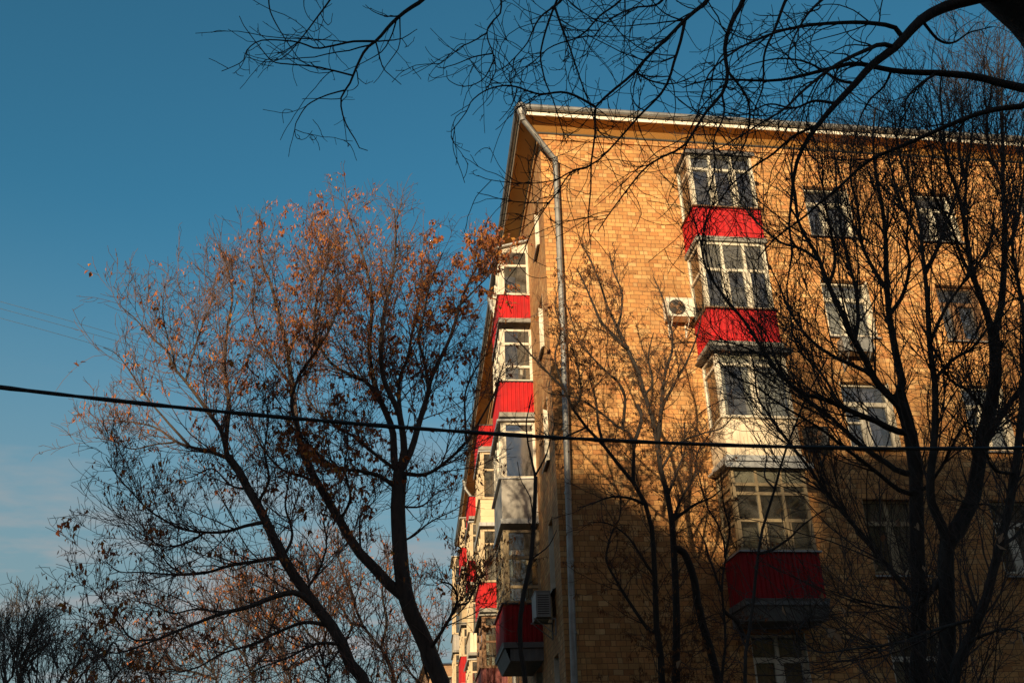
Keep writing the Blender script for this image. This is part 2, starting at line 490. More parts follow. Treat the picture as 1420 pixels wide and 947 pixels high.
def wall(mbld, T, L, H, holes, depth=0.3):
    us = sorted({0.0, L, *[h[0] for h in holes], *[h[1] for h in holes]})
    zs = sorted({0.0, H, *[h[2] for h in holes], *[h[3] for h in holes]})
    for a, b in zip(us[:-1], us[1:]):
        for c, d in zip(zs[:-1], zs[1:]):
            cu_, cz_ = (a + b) / 2, (c + d) / 2
            if any(h[0] < cu_ < h[1] and h[2] < cz_ < h[3] for h in holes):
                continue
            mbld.poly(T, [(a, 0, c), (b, 0, c), (b, 0, d), (a, 0, d)])
    for u0, u1, z0, z1 in holes:
        mbld.poly(T, [(u0, 0, z0), (u0, -depth, z0), (u0, -depth, z1), (u0, 0, z1)], 1, 2)
        mbld.poly(T, [(u1, 0, z0), (u1, -depth, z0), (u1, -depth, z1), (u1, 0, z1)], 1, 2)
        mbld.poly(T, [(u0, 0, z1), (u1, 0, z1), (u1, -depth, z1), (u0, -depth, z1)], 0, 1)
        mbld.poly(T, [(u0, 0, z0), (u1, 0, z0), (u1, -depth, z0), (u0, -depth, z0)], 0, 1)


HEAD = [17.17, 14.25, 11.38, 8.41, 5.39]          # window heads, top floor first
SILL = [15.62, 12.65, 9.68, 6.68, 3.70]
front_win = []                                     # (u0, u1, z0, z1, floor, column)
for c, (x0, x1) in enumerate(((11.08, 12.34), (14.22, 15.34), (17.35, 18.5), (20.5, 21.7), (26.5, 27.7), (29.7, 30.9))):
    for fl in range(5):
        front_win.append((x0 - 3.95, x1 - 3.95, SILL[fl], HEAD[fl], fl, c))
front_win.append((7.98 - 3.95, 9.2 - 3.95, SILL[4], HEAD[4], 4, 9))
front_door = [(8.0 - 3.95, 9.1 - 3.95, z - 2.25, z - 0.1) for z in HEAD[:4]]
front_door2 = [(23.4 - 3.95, 24.6 - 3.95, z - 2.25, z - 0.1) for z in HEAD[:4]]
left_win = []
for s0, s1 in ((0.95, 1.75), (11.2, 12.4), (19.3, 20.5), (27.8, 29.0), (35.4, 36.6)):
    for fl in range(5):
        left_win.append((s0, s1, SILL[fl] - 0.1, HEAD[fl] - 0.2, fl, s0))
for fl in (4,):
    left_win.append((3.9, 5.3, SILL[fl], HEAD[fl], fl, 3.9))
left_door = []
BAL_S = [(3.55, 6.1), (13.6, 16.6), (22.2, 25.2), (30.9, 33.9), (38.2, 41.0)]
for s0, s1 in BAL_S:
    left_door += [(s0 + .6, s0 + 1.9, z - 2.25, z - 0.1) for z in HEAD[:4]]

mb = MB()
wall(mb, TF, LEN_F, WALL_T, [h[:4] for h in front_win] + front_door + front_door2)
wall(mb, TLF, LEN_L, WALL_T, [h[:4] for h in left_win] + left_door)
# far end and back wall close the block
p1, p2 = TLF.p(LEN_L, 0, 0), TF.p(LEN_F, 0, 0)
p3 = p1 + np.array([12.0, 0, 0])
p4 = p2 + np.array([0, 12.0, 0])
p5 = np.array([p3[0], p4[1], 0])
for a, b in ((p1, p3), (p3, p5), (p5, p4), (p4, p2)):
    L_ = float(np.linalg.norm(b - a))
    mb.face([a, b, b + np.array([0, 0, WALL_T]), a + np.array([0, 0, WALL_T])], [(0, 0), (L_, 0), (L_, WALL_T), (0, WALL_T)])
mb.build('wall', BRICK, house)

# projecting plinth and top brick band
mb = MB()
mb.tbox(TF, -0.06, LEN_F, 0.0, 0.06, 0.0, 1.1)
mb.tbox(TLF, -0.06, LEN_L, 0.002, 0.06, 0.0, 1.1)
mb.build('plinth', CONCRETE, house)
mb = MB()
mb.tbox(TF, -0.05, LEN_F, -0.02, 0.045, WALL_T - 0.17, WALL_T - 0.012)
mb.tbox(TLF, -0.045, LEN_L, -0.02, 0.05, WALL_T - 0.17, WALL_T - 0.014)
mb.build('frieze', BRICK, house)

# eaves: soffit, white fascia, gutter, roof
EF, EL, EZ = 0.56, 0.53, 0.25       # overhang front, left; the soffit rises outwards by EZ
mb = MB()
ci, co = TF.p(0, 0, WALL_T), TF.p(-EL, EF, WALL_T + EZ)
fi, fo_ = TF.p(LEN_F + .6, 0, WALL_T), TF.p(LEN_F + .6, EF, WALL_T + EZ)
li, lo = TLF.p(LEN_L + .5, 0, WALL_T), TLF.p(LEN_L + .5, EL, WALL_T + EZ)
for q in ([ci, fi, fo_, co], [li, ci, co, lo]):
    mb.face(q)
    mb.face([p + np.array([0, 0, .05]) for p in q][::-1])
mb.mat_i = 1
for i in range(14):
    mb.face([TLF.p(a_, o_, WALL_T + EZ * o_ / EL - .004) for a_, o_ in ((1.2 + i * 2.9, .02), (1.225 + i * 2.9, .02), (1.225 + i * 2.9, EL - .01), (1.2 + i * 2.9, EL - .01))])
for i in range(9):
    mb.face([TF.p(a_, o_, WALL_T + EZ * o_ / EF - .004) for a_, o_ in ((2.2 + i * 3.1, .02), (2.222 + i * 3.1, .02), (2.222 + i * 3.1, EF - .01), (2.2 + i * 3.1, EF - .01))])
mb.build('soffit', [SOFFIT, BROWNWOOD], house)
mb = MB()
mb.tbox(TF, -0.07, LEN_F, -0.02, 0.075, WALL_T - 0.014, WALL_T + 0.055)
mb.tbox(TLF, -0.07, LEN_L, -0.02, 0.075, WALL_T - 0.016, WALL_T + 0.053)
mb.build('eaves_shade_strip', DARKMETAL, house)  # dark strip standing in for the shadow line under the soffit
mb = MB()
mb.tbox(TF, -EL - 0.02, LEN_F + .6, EF, EF + 0.03, WALL_T + EZ - 0.09, WALL_T + EZ + 0.05)
mb.tbox(TLF, -EF + 0.0, LEN_L + .5, EL + 0.0, EL + 0.03, WALL_T + EZ - 0.05, WALL_T + EZ + 0.045)
mb.build('fascia', FASCIA, house)
mb = MB()
zg = WALL_T + EZ + 0.05
mb.tube([TF.p(-EL - 0.10, EF + 0.10, zg + .05), TF.p(LEN_F + .6, EF + 0.10, zg + .05)], 0.085, 10)
mb.tube([TLF.p(-EF - 0.08, EL + 0.10, zg + .05), TLF.p(LEN_L + .5, EL + 0.10, zg + .05)], 0.085, 10)
for i in range(0, 44):
    if i < 30:
        mb.tbox(TF, i * 0.9 + .1, i * 0.9 + .125, EF + .03, EF + .19, zg - .04, zg + .09)
mb.build('gutter', ZINC, house)

ea = TF.p(-EL - .12, EF + .14, zg + .13)
eb = TF.p(LEN_F + .7, EF + .14, zg + .13)
ec = TLF.p(LEN_L + .6, EL + .14, zg + .13)
ridge0 = TF.p(5.2, -6.0, WALL_T + 2.3)
ridge1 = TF.p(LEN_F, -6.0, WALL_T + 2.3)
ridge2 = TLF.p(LEN_L, -6.0, WALL_T + 2.3)
backf = TF.p(LEN_F + .7, -12.7, zg + .1)
backc = TF.p(12.2, -12.7, zg + .1)
backl = np.array([ec[0] + 13.4, ec[1], zg + .1])
mb = MB()
up_ = np.array([0, 0, 0.035])
for q in ([ea, eb, ridge1, ridge0], [ec, ea, ridge0, ridge2], [eb, backf, ridge1], [backf, backc, ridge0, ridge1], [backc, backl, ridge2, ridge0], [ec, ridge2, backl]):
    mb.face(q)
    mb.face([p - up_ for p in q][::-1])
for a, b in ((ea, eb), (ec, ea)):
    mb.face([a, b, b - up_, a - up_])
mb.build('roof', ROOFM, house)
for ux, w_, h_ in ((7.3, .34, 1.5), (17.2, .6, 1.6), (25, .5, 1.5)):
    mb = MB()
    mb.tbox(TF, ux, ux + w_, -2.4, -1.9, WALL_T + 0.5, WALL_T + h_ + 0.75)
    mb.tbox(TF, ux - .07, ux + w_ + .07, -2.47, -1.83, WALL_T + h_ + 0.75, WALL_T + h_ + 0.83)
    mb.build('chimney', PLASTIC, house)


def drainpipe(T, top, pts, r, ring=1.5):
    """funnel at the eave, elbow back to the wall, straight run down"""
    b = MB()
    P = [T.p(*p) for p in pts]
    b.tube([T.p(top[0], top[1], top[2] + .16), T.p(top[0], top[1], top[2] - .02), T.p(top[0], top[1], top[2] - .16)], [r * 1.9, r * 1.75, r * 1.02], 14)
    b.tube([T.p(top[0], top[1], top[2] - .12)] + P[:1] + P[1:2], r, 14)
    b.tube(P[1:2] + P[2:], r, 14)
    for q in (P[0], P[1]):
        b.tube([q + np.array([0, 0, .06]), q - np.array([0, 0, .07])], r * 1.12, 14)
    a, e = P[1], P[-1]
    n = int((a[2] - e[2]) / ring)
    for i in range(1, n + 1):
        c = a + (e - a) * i * ring / (a[2] - e[2])
        b.tube([c, c - np.array([0, 0, .05])], r * 1.16, 14)
        b.tube([c - np.array([0, 0, .02]), c + T.o * (-pts[1][1]) - np.array([0, 0, .02])], 0.012, 6)
    return b.build('drainpipe', ZINC, house, smooth=False)


drainpipe(TF, (-0.58, EF + .08, 18.60), [(-0.54, EF + .02, 18.36), (0.35, 0.17, 17.42), (0.29, 0.17, 12.0), (0.13, 0.17, 4.4), (0.08, 0.17, .2)], 0.072)
drainpipe(TLF, (9.6, EL + .10, 18.58), [(9.6, EL + .06, 18.25), (9.6, 0.14, 17.6), (9.6, .14, .2)], 0.075)
drainpipe(TLF, (29.6, EL + .10, 18.58), [(29.6, EL + .06, 18.25), (29.6, 0.14, 17.6), (29.6, .14, .2)], 0.075)


# ---- windows
def window(T, u0, u1, z0, z1, style, fm, curtain, curtain_span=(0, 1), far=False):
    W, H = u1 - u0, z1 - z0
    d = -0.17
    fr = MB()
    e = 0.055
    fr.tbox(T, u0, u0 + e, d - .05, d + .02, z0, z1)
    fr.tbox(T, u1 - e, u1, d - .05, d + .02, z0, z1)
    fr.tbox(T, u0 + e, u1 - e, d - .05, d + .018, z0, z0 + e)
    fr.tbox(T, u0 + e, u1 - e, d - .05, d + .018, z1 - e, z1)
    tz = z0 + H * 0.70
    hw = 0.035
    if style in ('transom', 'double', 'split'):
        fr.tbox(T, u0 + e, u1 - e, d - .05, d + .024, tz - hw, tz + hw)
        mx = u0 + W * (0.44 if style != 'double' else 0.5)
        fr.tbox(T, mx - .06, mx + .06, d - .05, d + .021, z0 + e, tz - hw)
        if style == 'double':
            fr.tbox(T, mx - .045, mx + .045, d - .05, d + .021, tz + hw, z1 - e)
        for a, b in ((u0 + e, mx - .06), (mx + .06, u1 - e)):          # casement sashes
            s_ = 0.04
            fr.tbox(T, a, a + s_, d - .03, d + .035, z0 + e, tz - hw)
            fr.tbox(T, b - s_, b, d - .03, d + .035, z0 + e, tz - hw)
            fr.tbox(T, a + s_, b - s_, d - .03, d + .033, z0 + e, z0 + e + s_)
            fr.tbox(T, a + s_, b - s_, d - .03, d + .033, tz - hw - s_, tz - hw)
            if style == 'split' and a < mx - .1:
                zz = z0 + H * .40
                fr.tbox(T, a + s_, b - s_, d - .03, d + .03, zz - .02, zz + .02)
    else:
        mx = u0 + W * .5
        fr.tbox(T, mx - .05, mx + .05, d - .05, d + .021, z0 + e, z1 - e)
    # reveals painted white, as slim plaster strips on the outer corners
    rv = fr
    rv.tbox(T, u1 - .012, u1 + .0, d + .022, .004, z0 + .015, z1)
    rv.tbox(T, u0, u0 + .012, d + .022, .004, z0 + .015, z1)
    f = fr.build('window', fm, house)
    pn = MB()
    pn.tbox(T, u0 + .02, u1 - .02, d - .028, d - .018, z0 + .02, z1 - .02)
    pn.build('pane', GLASS, f)
    sl = MB()
    sl.poly(T, [(u0 - .05, .09, z0 - .05), (u1 + .05, .09, z0 - .05), (u1 + .05, -.1, z0 + .012), (u0 - .05, -.1, z0 + .012)], 0, 1)
    sl.tbox(T, u0 - .05, u1 + .05, .075, .09, z0 - .085, z0 - .05)
    sl.build('sill', ZINC, f)
    if curtain is not None:
        cu_ = MB()
        a, b = u0 + W * curtain_span[0], u0 + W * curtain_span[1]
        n = max(6, int((b - a) / .05))
        for i in range(n):
            xa, xb = a + (b - a) * i / n, a + (b - a) * (i + 1) / n
            oa, ob = (-.34 - .03 * (i % 2)), (-.34 - .03 * ((i + 1) % 2))
            cu_.poly(T, [(xa, oa, z0 - .05), (xb, ob, z0 - .05), (xb, ob, z1 + .05), (xa, oa, z1 + .05)])
        cu_.build('curtain', curtain, f)
    bk = MB()                                                       # dark backing whose colour stands for the dim room
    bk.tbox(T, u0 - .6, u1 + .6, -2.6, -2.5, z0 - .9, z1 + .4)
    bk.build('dark_room_backing', DARK, f)
    return f


random.seed(3)
for u0, u1, z0, z1, fl, c in front_win:
    spec = {(0, 0): ('transom', WHITE, CURTAIN, (0.62, 1)), (1, 0): ('transom', WHITE, CURTAIN, (0.0, .95)), (2, 0): ('split', WHITE, CURTAIN3, (.4, .8)),
            (3, 0): ('double', BEIGE, CURTAIN, (.5, 1)), (4, 0): ('transom', WHITE, CURTAIN, (0, .4)),
            (0, 1): ('transom', WHITE, CURTAIN, (0.0, .9)), (1, 1): ('transom', BROWNWOOD, CURTAIN2, (0.0, .6)), (2, 1): ('split', WHITE, CURTAIN, (.55, 1)),
            (3, 1): ('transom', WHITE, CURTAIN3, (0.3, 1))}.get((fl, c))
    if spec is None:
        spec = (random.choice(('transom', 'split', 'double')), WHITE, random.choice((None, CURTAIN, CURTAIN2)), (0, random.choice((.5, 1))))
    window(TF, u0, u1, z0, z1, *spec)
for u0, u1, z0, z1, fl, s in left_win:
    window(TLF, u0, u1, z0, z1, 'transom' if fl % 2 else 'plain', WHITE, random.choice((CURTAIN, CURTAIN2, None)), (0, 1))


# ---- balconies
def balcony(T, u0, u1, dep, zb, pan_top, gl_top, panel, panel_kind, frame_m, cols=3, rows=(0.72,), slab_h=0.13, glass=GLASS, roof=True,
            curtain=None, cap=DARKMETAL, slab_m=CONCRETE, roof_out=0.12, roof_drop=0.0, top_solid=False, sideglass=True, roof_m=ZINC,
            fill=None, skirt=False):
    sl = MB()
    sl.tbox(T, u0 - .04, u1 + .04, -.05, dep + .045, zb, zb + slab_h)
    if skirt:
        sl.poly(T, [(u0 - .06, dep + .07, zb + slab_h), (u1 + .06, dep + .07, zb + slab_h), (u1 + .02, dep - .12, zb - .30), (u0 + .02, dep - .12, zb - .30)])
        sl.tbox(T, u0 + .0, u1 - .0, .0, dep - .12, zb - .30, zb - .01)
    root = sl.build('balcony', slab_m, house)
    z0, z1 = zb + slab_h, pan_top
    p = MB()
    if panel_kind == 'corr':
        p.corr(T, u0, u1, dep, z0, z1, 'u')
        p.corr(T, 0.0, dep, u0, z0, z1, 'o')
        p.corr(T, 0.0, dep, u1 - .02, z0, z1, 'o')
    elif panel_kind == 'sheet':
        p.corr(T, u0, u1, dep, z0, z1, 'u', .15, .009)
        p.corr(T, 0.0, dep, u0, z0, z1, 'o', .15, .009)
        p.corr(T, 0.0, dep, u1 - .02, z0, z1, 'o', .15, .009)
    elif panel_kind == 'siding':
        n = int((z1 - z0) / .11)
        for i in range(n):
            a, b = z0 + (z1 - z0) * i / n, z0 + (z1 - z0) * (i + 1) / n
            for (ua, ub, oa, ob) in ((u0, u1, dep - .03, dep), (u0, u0 + .03, 0, dep - .03), (u1 - .03, u1, 0, dep - .03)):
                g_ = .008 * (i % 2)
                p.tbox(T, ua + (g_ if ua == u0 else 0), ub - (g_ if ub == u1 else 0), oa, ob - g_, a, b - .012)
        p.tbox(T, u0 + .012, u1 - .012, 0, dep - .012, z0, z1 - .02)
    elif panel_kind == 'boards':
        n = max(3, int((u1 - u0) / .16))
        for i in range(n):
            a, b = u0 + (u1 - u0) * i / n, u0 + (u1 - u0) * (i + 1) / n
            p.tbox(T, a + .004, b - .004, dep - .03, dep + random.uniform(0, .006), z0, z1)
        n = max(2, int(dep / .16))
        for i in range(n):
            a, b = dep * i / n, dep * (i + 1) / n
            p.tbox(T, u0 - random.uniform(0, .006), u0 + .025, a + .004, b - .034 if i == n - 1 else b - .004, z0, z1)
            p.tbox(T, u1 - .025, u1 + random.uniform(0, .006), a + .004, b - .034 if i == n - 1 else b - .004, z0, z1)
    else:
        p.tbox(T, u0, u1, dep - .03, dep, z0, z1)
        p.tbox(T, u0, u0 + .03, 0, dep - .03, z0, z1)
        p.tbox(T, u1 - .03, u1, 0, dep - .03, z0, z1)
    p.build('parapet_panel', panel, root)
    c = MB()
    c.tbox(T, u0 - .05, u1 + .05, dep - .05, dep + .075, z1, z1 + .035)
    c.tbox(T, u0 - .05, u0 + .05, 0, dep - .05, z1, z1 + .035)
    c.tbox(T, u1 - .05, u1 + .05, 0, dep - .05, z1, z1 + .035)
    c.build('rail', cap, root)
    if gl_top is None:
        return root
    g0, g1 = z1 + .035, gl_top
    H = g1 - g0
    fr = MB()
    pw = .07
    i0 = .02                                       # frame stands a little back from the panel
    of = dep - i0

    def bars(kind, a0, a1, n, fixed):
        rail = .06
        def bx(a, b, za, zb_, push=0.0, th=.06):
            if kind == 'u':
                fr.tbox(T, a, b, fixed - th, fixed + push, za, zb_)
            else:
                s_ = -1 if fixed < (u0 + u1) / 2 else 1
                lo, hi = (fixed - push, fixed + th) if s_ < 0 else (fixed - th, fixed + push)
                fr.tbox(T, lo, hi, a, b, za, zb_)
        bx(a0, a1, g0, g0 + rail, .002)
        bx(a0, a1, g1 - rail, g1, .002)
        cuts = [g0 + rail] + [g0 + H * r_ for r_ in rows] + [g1 - rail]
        for r_ in rows:
            bx(a0, a1, g0 + H * r_ - .035, g0 + H * r_ + .035, .004)
        for i in range(n + 1):
            a = a0 + (a1 - a0) * i / n
            wd = pw if i in (0, n) else .055
            aa = min(max(a - wd / 2, a0), a1 - wd)
            bx(aa, aa + wd, g0, g1, .008)
            if i < n and n > 1:                    # sashes
                b_ = a0 + (a1 - a0) * (i + 1) / n
                lo_, hi_ = cuts[0], cuts[1] if len(cuts) > 2 else cuts[-1]
                bx(a + .05, a + .085, lo_ + .01, hi_ - .04, .014)
                bx(b_ - .085, b_ - .05, lo_ + .01, hi_ - .04, .014)
    bars('u', u0 + i0, u1 - i0, cols, of)
    bars('o', 0.0, of - .062, 1, u0 + i0)
    bars('o', 0.0, of - .062, 1, u1 - i0)
    fr.build('glazing_frame', frame_m, root)
    pn = MB()
    pn.tbox(T, u0 + i0 + .05, u1 - i0 - .05, of - .04, of - .032, g0 + .02, g1 - .02)
    pn.tbox(T, u0 + i0 + .03, u0 + i0 + .038, .02, of - .08, g0 + .02, g1 - .02)
    pn.tbox(T, u1 - i0 - .038, u1 - i0 - .03, .02, of - .08, g0 + .02, g1 - .02)
    pn.build('pane', glass, root)
    if top_solid is not False:
        ts = MB()
        zt = g0 + H * rows[-1] + .036
        ts.tbox(T, u0 + i0 + .06, u1 - i0 - .06, of - .058, of - .042, zt, g1 - .06)
        ts.build('upper_infill', top_solid, root)
    if fill is not None:                            # things stored behind the glass
        fb = MB()
        rr = random.Random(int(u0 * 100 + zb * 10))
        x = u0 + .15
        while x < u1 - .5:
            ww = rr.uniform(.25, .6)
            fb.tbox(T, x, x + ww, .1, rr.uniform(.35, dep - .25), zb + slab_h + .01, g0 + rr.uniform(.05, H * .45))
            x += ww + rr.uniform(.02, .25)
        fb.build('stored_boxes', fill, root)
    if curtain is not None:
        cu_ = MB()
        n = int((u1 - u0) / .06)
        skip = (random.random() * .5 + .1)
        for i in range(n):
            if abs(i / n - skip) < .13:
                continue
            xa, xb = u0 + .12 + (u1 - u0 - .24) * i / n, u0 + .12 + (u1 - u0 - .24) * (i + 1) / n
            oa, ob = dep - .15 - .025 * (i % 2), dep - .15 - .025 * ((i + 1) % 2)
            cu_.poly(T, [(xa, oa, g0), (xb, ob, g0), (xb, ob, g1 - .05), (xa, oa, g1 - .05)])
        cu_.build('curtain', curtain, root)
    if roof:
        rf = MB()
        q = [(u0 - roof_out, -.02), (u1 + roof_out, -.02), (u1 + roof_out, dep + roof_out), (u0 - roof_out, dep + roof_out)]
        zt = [g1 + .06 + roof_drop, g1 + .06 + roof_drop, g1 + .03, g1 + .03]
        top = [T.p(a, o, z + .03) for (a, o), z in zip(q, zt)]
        bot = [T.p(a, o, z - .02) for (a, o), z in zip(q, zt)]
        rf.face(top)
        rf.face(bot[::-1])
        for i in range(4):
            j = (i + 1) % 4
            rf.face([bot[i], bot[j], top[j], top[i]])
        # folded front apron
        rf.tbox(T, u0 - roof_out, u1 + roof_out, dep + roof_out, dep + roof_out + .012, g1 - .06, g1 + .06)
        rf.build('roof_sheet', roof_m, root)
        if roof_drop > .15:
            inf = MB()
            for uu in (u0 + i0,):
                for du_ in (0, .04):
                    inf.poly(T, [(uu + du_, 0, g1), (uu + du_, of, g1), (uu + du_, of, g1 + .02), (uu + du_, 0, g1 + .03 + roof_drop)], 1, 2)
                inf.poly(T, [(uu, of, g1), (uu + .04, of, g1), (uu + .04, of, g1 + .02), (uu, of, g1 + .02)], 0, 2)
                inf.poly(T, [(uu, of, g1 + .02), (uu + .04, of, g1 + .02), (uu + .04, 0, g1 + .03 + roof_drop), (uu, 0, g1 + .03 + roof_drop)], 0, 1)
            inf.build('roof_infill', frame_m, root, smooth=False)
    return root


fx = lambda x: x - 3.95
# front column, top to bottom
balcony(TF, fx(7.58), fx(9.32), .98, 14.62, 15.60, 17.30, REDF, 'sheet', WHITE, 3, (.70,), cap=BROWNWOOD, roof_m=ROOFM, roof_out=.06, curtain=None, fill=BOX, top_solid=BLIND)
balcony(TF, fx(7.58), fx(9.30), .98, 11.74, 12.72, 14.605, REDF, 'sheet', WHITE, 3, (.58,), cap=BROWNWOOD, roof=False, top_solid=BEIGE, fill=BOX)
balcony(TF, fx(7.62), fx(9.36), .98, 8.92, 9.93, 11.62, CREAM, 'boards', WHITE, 2, (.80,), cap=WHITE, roof_m=DARKMETAL, roof_out=.14, slab_m=GREY, curtain=CURTAIN, top_solid=CREAM)
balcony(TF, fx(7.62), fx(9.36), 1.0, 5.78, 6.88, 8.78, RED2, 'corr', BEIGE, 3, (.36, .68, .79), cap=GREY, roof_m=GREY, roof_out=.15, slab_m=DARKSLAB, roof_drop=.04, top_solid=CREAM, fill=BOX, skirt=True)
# a second front column out to the right
for k, (zb, pt, gt) in enumerate(((14.62, 15.6, 17.3), (11.74, 12.7, 14.3), (8.92, 9.9, 11.46), (5.78, 6.88, 8.6))):
    balcony(TF, fx(23.2), fx(24.95), .98, zb, pt, gt, REDF if k % 2 == 0 else CREAM, 'flat', WHITE, 3, (.7,), curtain=CURTAIN, roof=(k == 0))

# left facade, column nearest the corner
s0, s1 = BAL_S[0]
balcony(TLF, s0, s1, .86, 14.55, 15.42, 16.92, RED, 'corr', WHITE, 4, (.66,), roof_m=GREY, roof_out=.10, roof_drop=.26, cap=WHITE, fill=BOX)
balcony(TLF, s0, s1, .90, 11.70, 12.72, 14.35, RED, 'corr', WHITE, 4, (.28, .72), roof=False, cap=DARKMETAL, curtain=CURTAIN2)
balcony(TLF, s0, s1, .93, 8.78, 9.96, 11.55, PALEGREY, 'flat', WHITE, 4, (.82,), roof_m=GREY, roof_out=.08, cap=GREY, glass=GLASSB, curtain=GREY, slab_m=GREY)
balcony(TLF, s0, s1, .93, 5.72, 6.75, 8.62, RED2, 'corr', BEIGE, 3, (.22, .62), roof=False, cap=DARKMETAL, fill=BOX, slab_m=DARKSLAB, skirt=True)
# second column
s0, s1 = BAL_S[1]
balcony(TLF, s0, s1, .83, 14.50, 15.45, None, RED, 'corr', CREAMW)
balcony(TLF, s0, s1, .84, 11.62, 12.60, 14.40, SIDING, 'siding', CREAMW, 4, (.62,), roof=True, roof_m=GREY, roof_out=.05, cap=CREAMW, curtain=CURTAIN2, slab_m=GREY)
balcony(TLF, s0, s1, .86, 8.60, 9.60, 11.50, RED, 'corr', CREAMW, 3, (.72,), roof=False, cap=BROWNWOOD, fill=BOX, curtain=CURTAIN2)
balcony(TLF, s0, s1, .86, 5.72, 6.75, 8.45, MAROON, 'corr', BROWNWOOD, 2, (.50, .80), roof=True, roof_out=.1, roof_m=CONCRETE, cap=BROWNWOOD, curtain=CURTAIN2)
# third
s0, s1 = BAL_S[2]
balcony(TLF, s0, s1, .76, 14.42, 15.45, None, RED, 'corr', CREAMW)
balcony(TLF, s0, s1, .78, 11.50, 12.55, 14.25, RED, 'corr', CREAMW, 3, (.66,), roof=True, roof_out=.06, cap=CREAMW, curtain=CURTAIN2)
balcony(TLF, s0, s1, .80, 8.55, 9.50, 11.35, CREAM, 'boards', CREAMW, 3, (.66,), roof=False, cap=CREAMW, curtain=CURTAIN)
balcony(TLF, s0, s1, .86, 5.62, 6.95, 8.35, RED, 'corr', CREAMW, 3, (.66,), roof=True, roof_out=.06, cap=CREAMW, curtain=CURTAIN)
# fourth and fifth
s0, s1 = BAL_S[3]
balcony(TLF, s0, s1, .74, 14.32, 15.45, 17.0, RED, 'corr', CREAMW, 3, (.66,), roof=True, cap=CREAMW, curtain=CURTAIN2)
balcony(TLF, s0, s1, .76, 11.45, 12.5, 14.2, BEIGE, 'flat', CREAMW, 3, (.66,), roof=False, cap=CREAMW, curtain=CURTAIN2)
balcony(TLF, s0, s1, .78, 8.5, 9.9, 11.3, RED, 'corr', CREAMW, 3, (.66,), roof=False, cap=CREAMW, curtain=CURTAIN)
balcony(TLF, s0, s1, .78, 5.6, 6.6, 8.3, CREAM, 'boards', CREAMW, 3, (.66,), roof=True, cap=CREAMW, curtain=CURTAIN)
s0, s1 = BAL_S[4]
for k, (zb, pt, gt) in enumerate(((14.1, 15.1, 16.8), (11.3, 12.3, 14.0), (8.4, 9.4, 11.2), (5.5, 6.5, 8.3))):
    balcony(TLF, s0, s1, .92, zb, pt, gt, PALEGREY if k else BEIGE, 'boards', CREAMW, 3, (.66,), roof=(k == 0), cap=CREAMW, curtain=CURTAIN)


# ---- air conditioners hung on the walls
def air_conditioner(T, u0, u1, o0, o1, z0, z1, casing, label, fan_axis='o'):
    loc = T.p((u0 + u1) / 2, o0, z0)
    root = empty('air_conditioner', tuple(loc), label, 'air conditioner', 'air conditioners hung on the brick walls')
    b = MB()
    b.tbox(T, u0, u1, o0, o1, z0, z1)
    b.tbox(T, u0 - .012, u1 + .012, o0 - .0, o1 + .012, z1, z1 + .02)
    b.build('casing', casing, root)
    f = MB()
    if fan_axis == 'o':
        uc, zc_, R = u0 + (u1 - u0) * .38, (z0 + z1) / 2, (z1 - z0) * .43
        ring = [(uc + R * math.cos(a), zc_ + R * math.sin(a)) for a in np.linspace(0, math.tau, 28, endpoint=False)]
        f.poly(T, [(a, o1 + .003, c) for a, c in ring])
        for k in range(28):
            (a, c), (a2, c2) = ring[k], ring[(k + 1) % 28]
            f.poly(T, [(a, o1 + .003, c), (a2, o1 + .003, c2), (a2, o1 - .01, c2), (a, o1 - .01, c)])
        f.build('fan_opening', DARK, root)
        g = MB()
        for k in range(3):                          # fan blades
            a0 = k * math.tau / 3 + .5
            pts = [(uc + R * r_ * math.cos(a0 + d_), zc_ + R * r_ * math.sin(a0 + d_)) for r_, d_ in ((.16, 0), (.85, -.25), (.9, .25), (.8, .75), (.16, .7))]
            g.poly(T, [(a, o1 + .006 + .006 * (i > 2), c) for i, (a, c) in enumerate(pts)])
        hub = [(uc + R * .17 * math.cos(a), zc_ + R * .17 * math.sin(a)) for a in np.linspace(0, math.tau, 12, endpoint=False)]
        g.poly(T, [(a, o1 + .016, c) for a, c in hub])
        g.build('fan', MAROON if casing is None else BROWNWOOD, root)
        w_ = MB()
        for r_ in (.5, 1.0):
            w_.tube([T.p(uc + R * r_ * math.cos(a), o1 + .022, zc_ + R * r_ * math.sin(a)) for a in np.linspace(0, math.tau, 25)], .0035, 4, False)
        w_.tube([T.p(uc - R, o1 + .022, zc_), T.p(uc + R, o1 + .022, zc_)], .0035, 4)
        w_.build('grille', DARKMETAL, root)
    else:
        for k in range(9):
            z = z0 + .06 + (z1 - z0 - .1) * k / 9
            f.tbox(T, u0 - .006, u0 + .01, o0 + .04, o1 - .04, z, z + .02)
        f.build('grille', DARKMETAL, root)
    for u in (u0 + .12, u1 - .12):
        br = MB()
        br.tbox(T, u - .015, u + .015, 0, o1 + .05, z0 - .035, z0 - .001)
        br.tbox(T, u - .015, u + .015, 0.0, .03, z0 - .38, z0 - .036)
        br.tube([T.p(u, .03, z0 - .36), T.p(u, o1, z0 - .03)], .012, 5)
        br.build('bracket', casing, root)
    h = MB()
    h.tube([T.p(u1, (o0 + o1) / 2, z0 + .1), T.p(u1 + .1, (o0 + o1) / 2, z0), T.p(u1 + .12, .05, z0 + .15), T.p(u1 + .1, .02, z0 + .5), T.p(u1 + .08, -.04, z0 + .7)], .018, 6)
    h.build('hose', DARKMETAL, root)
    return root


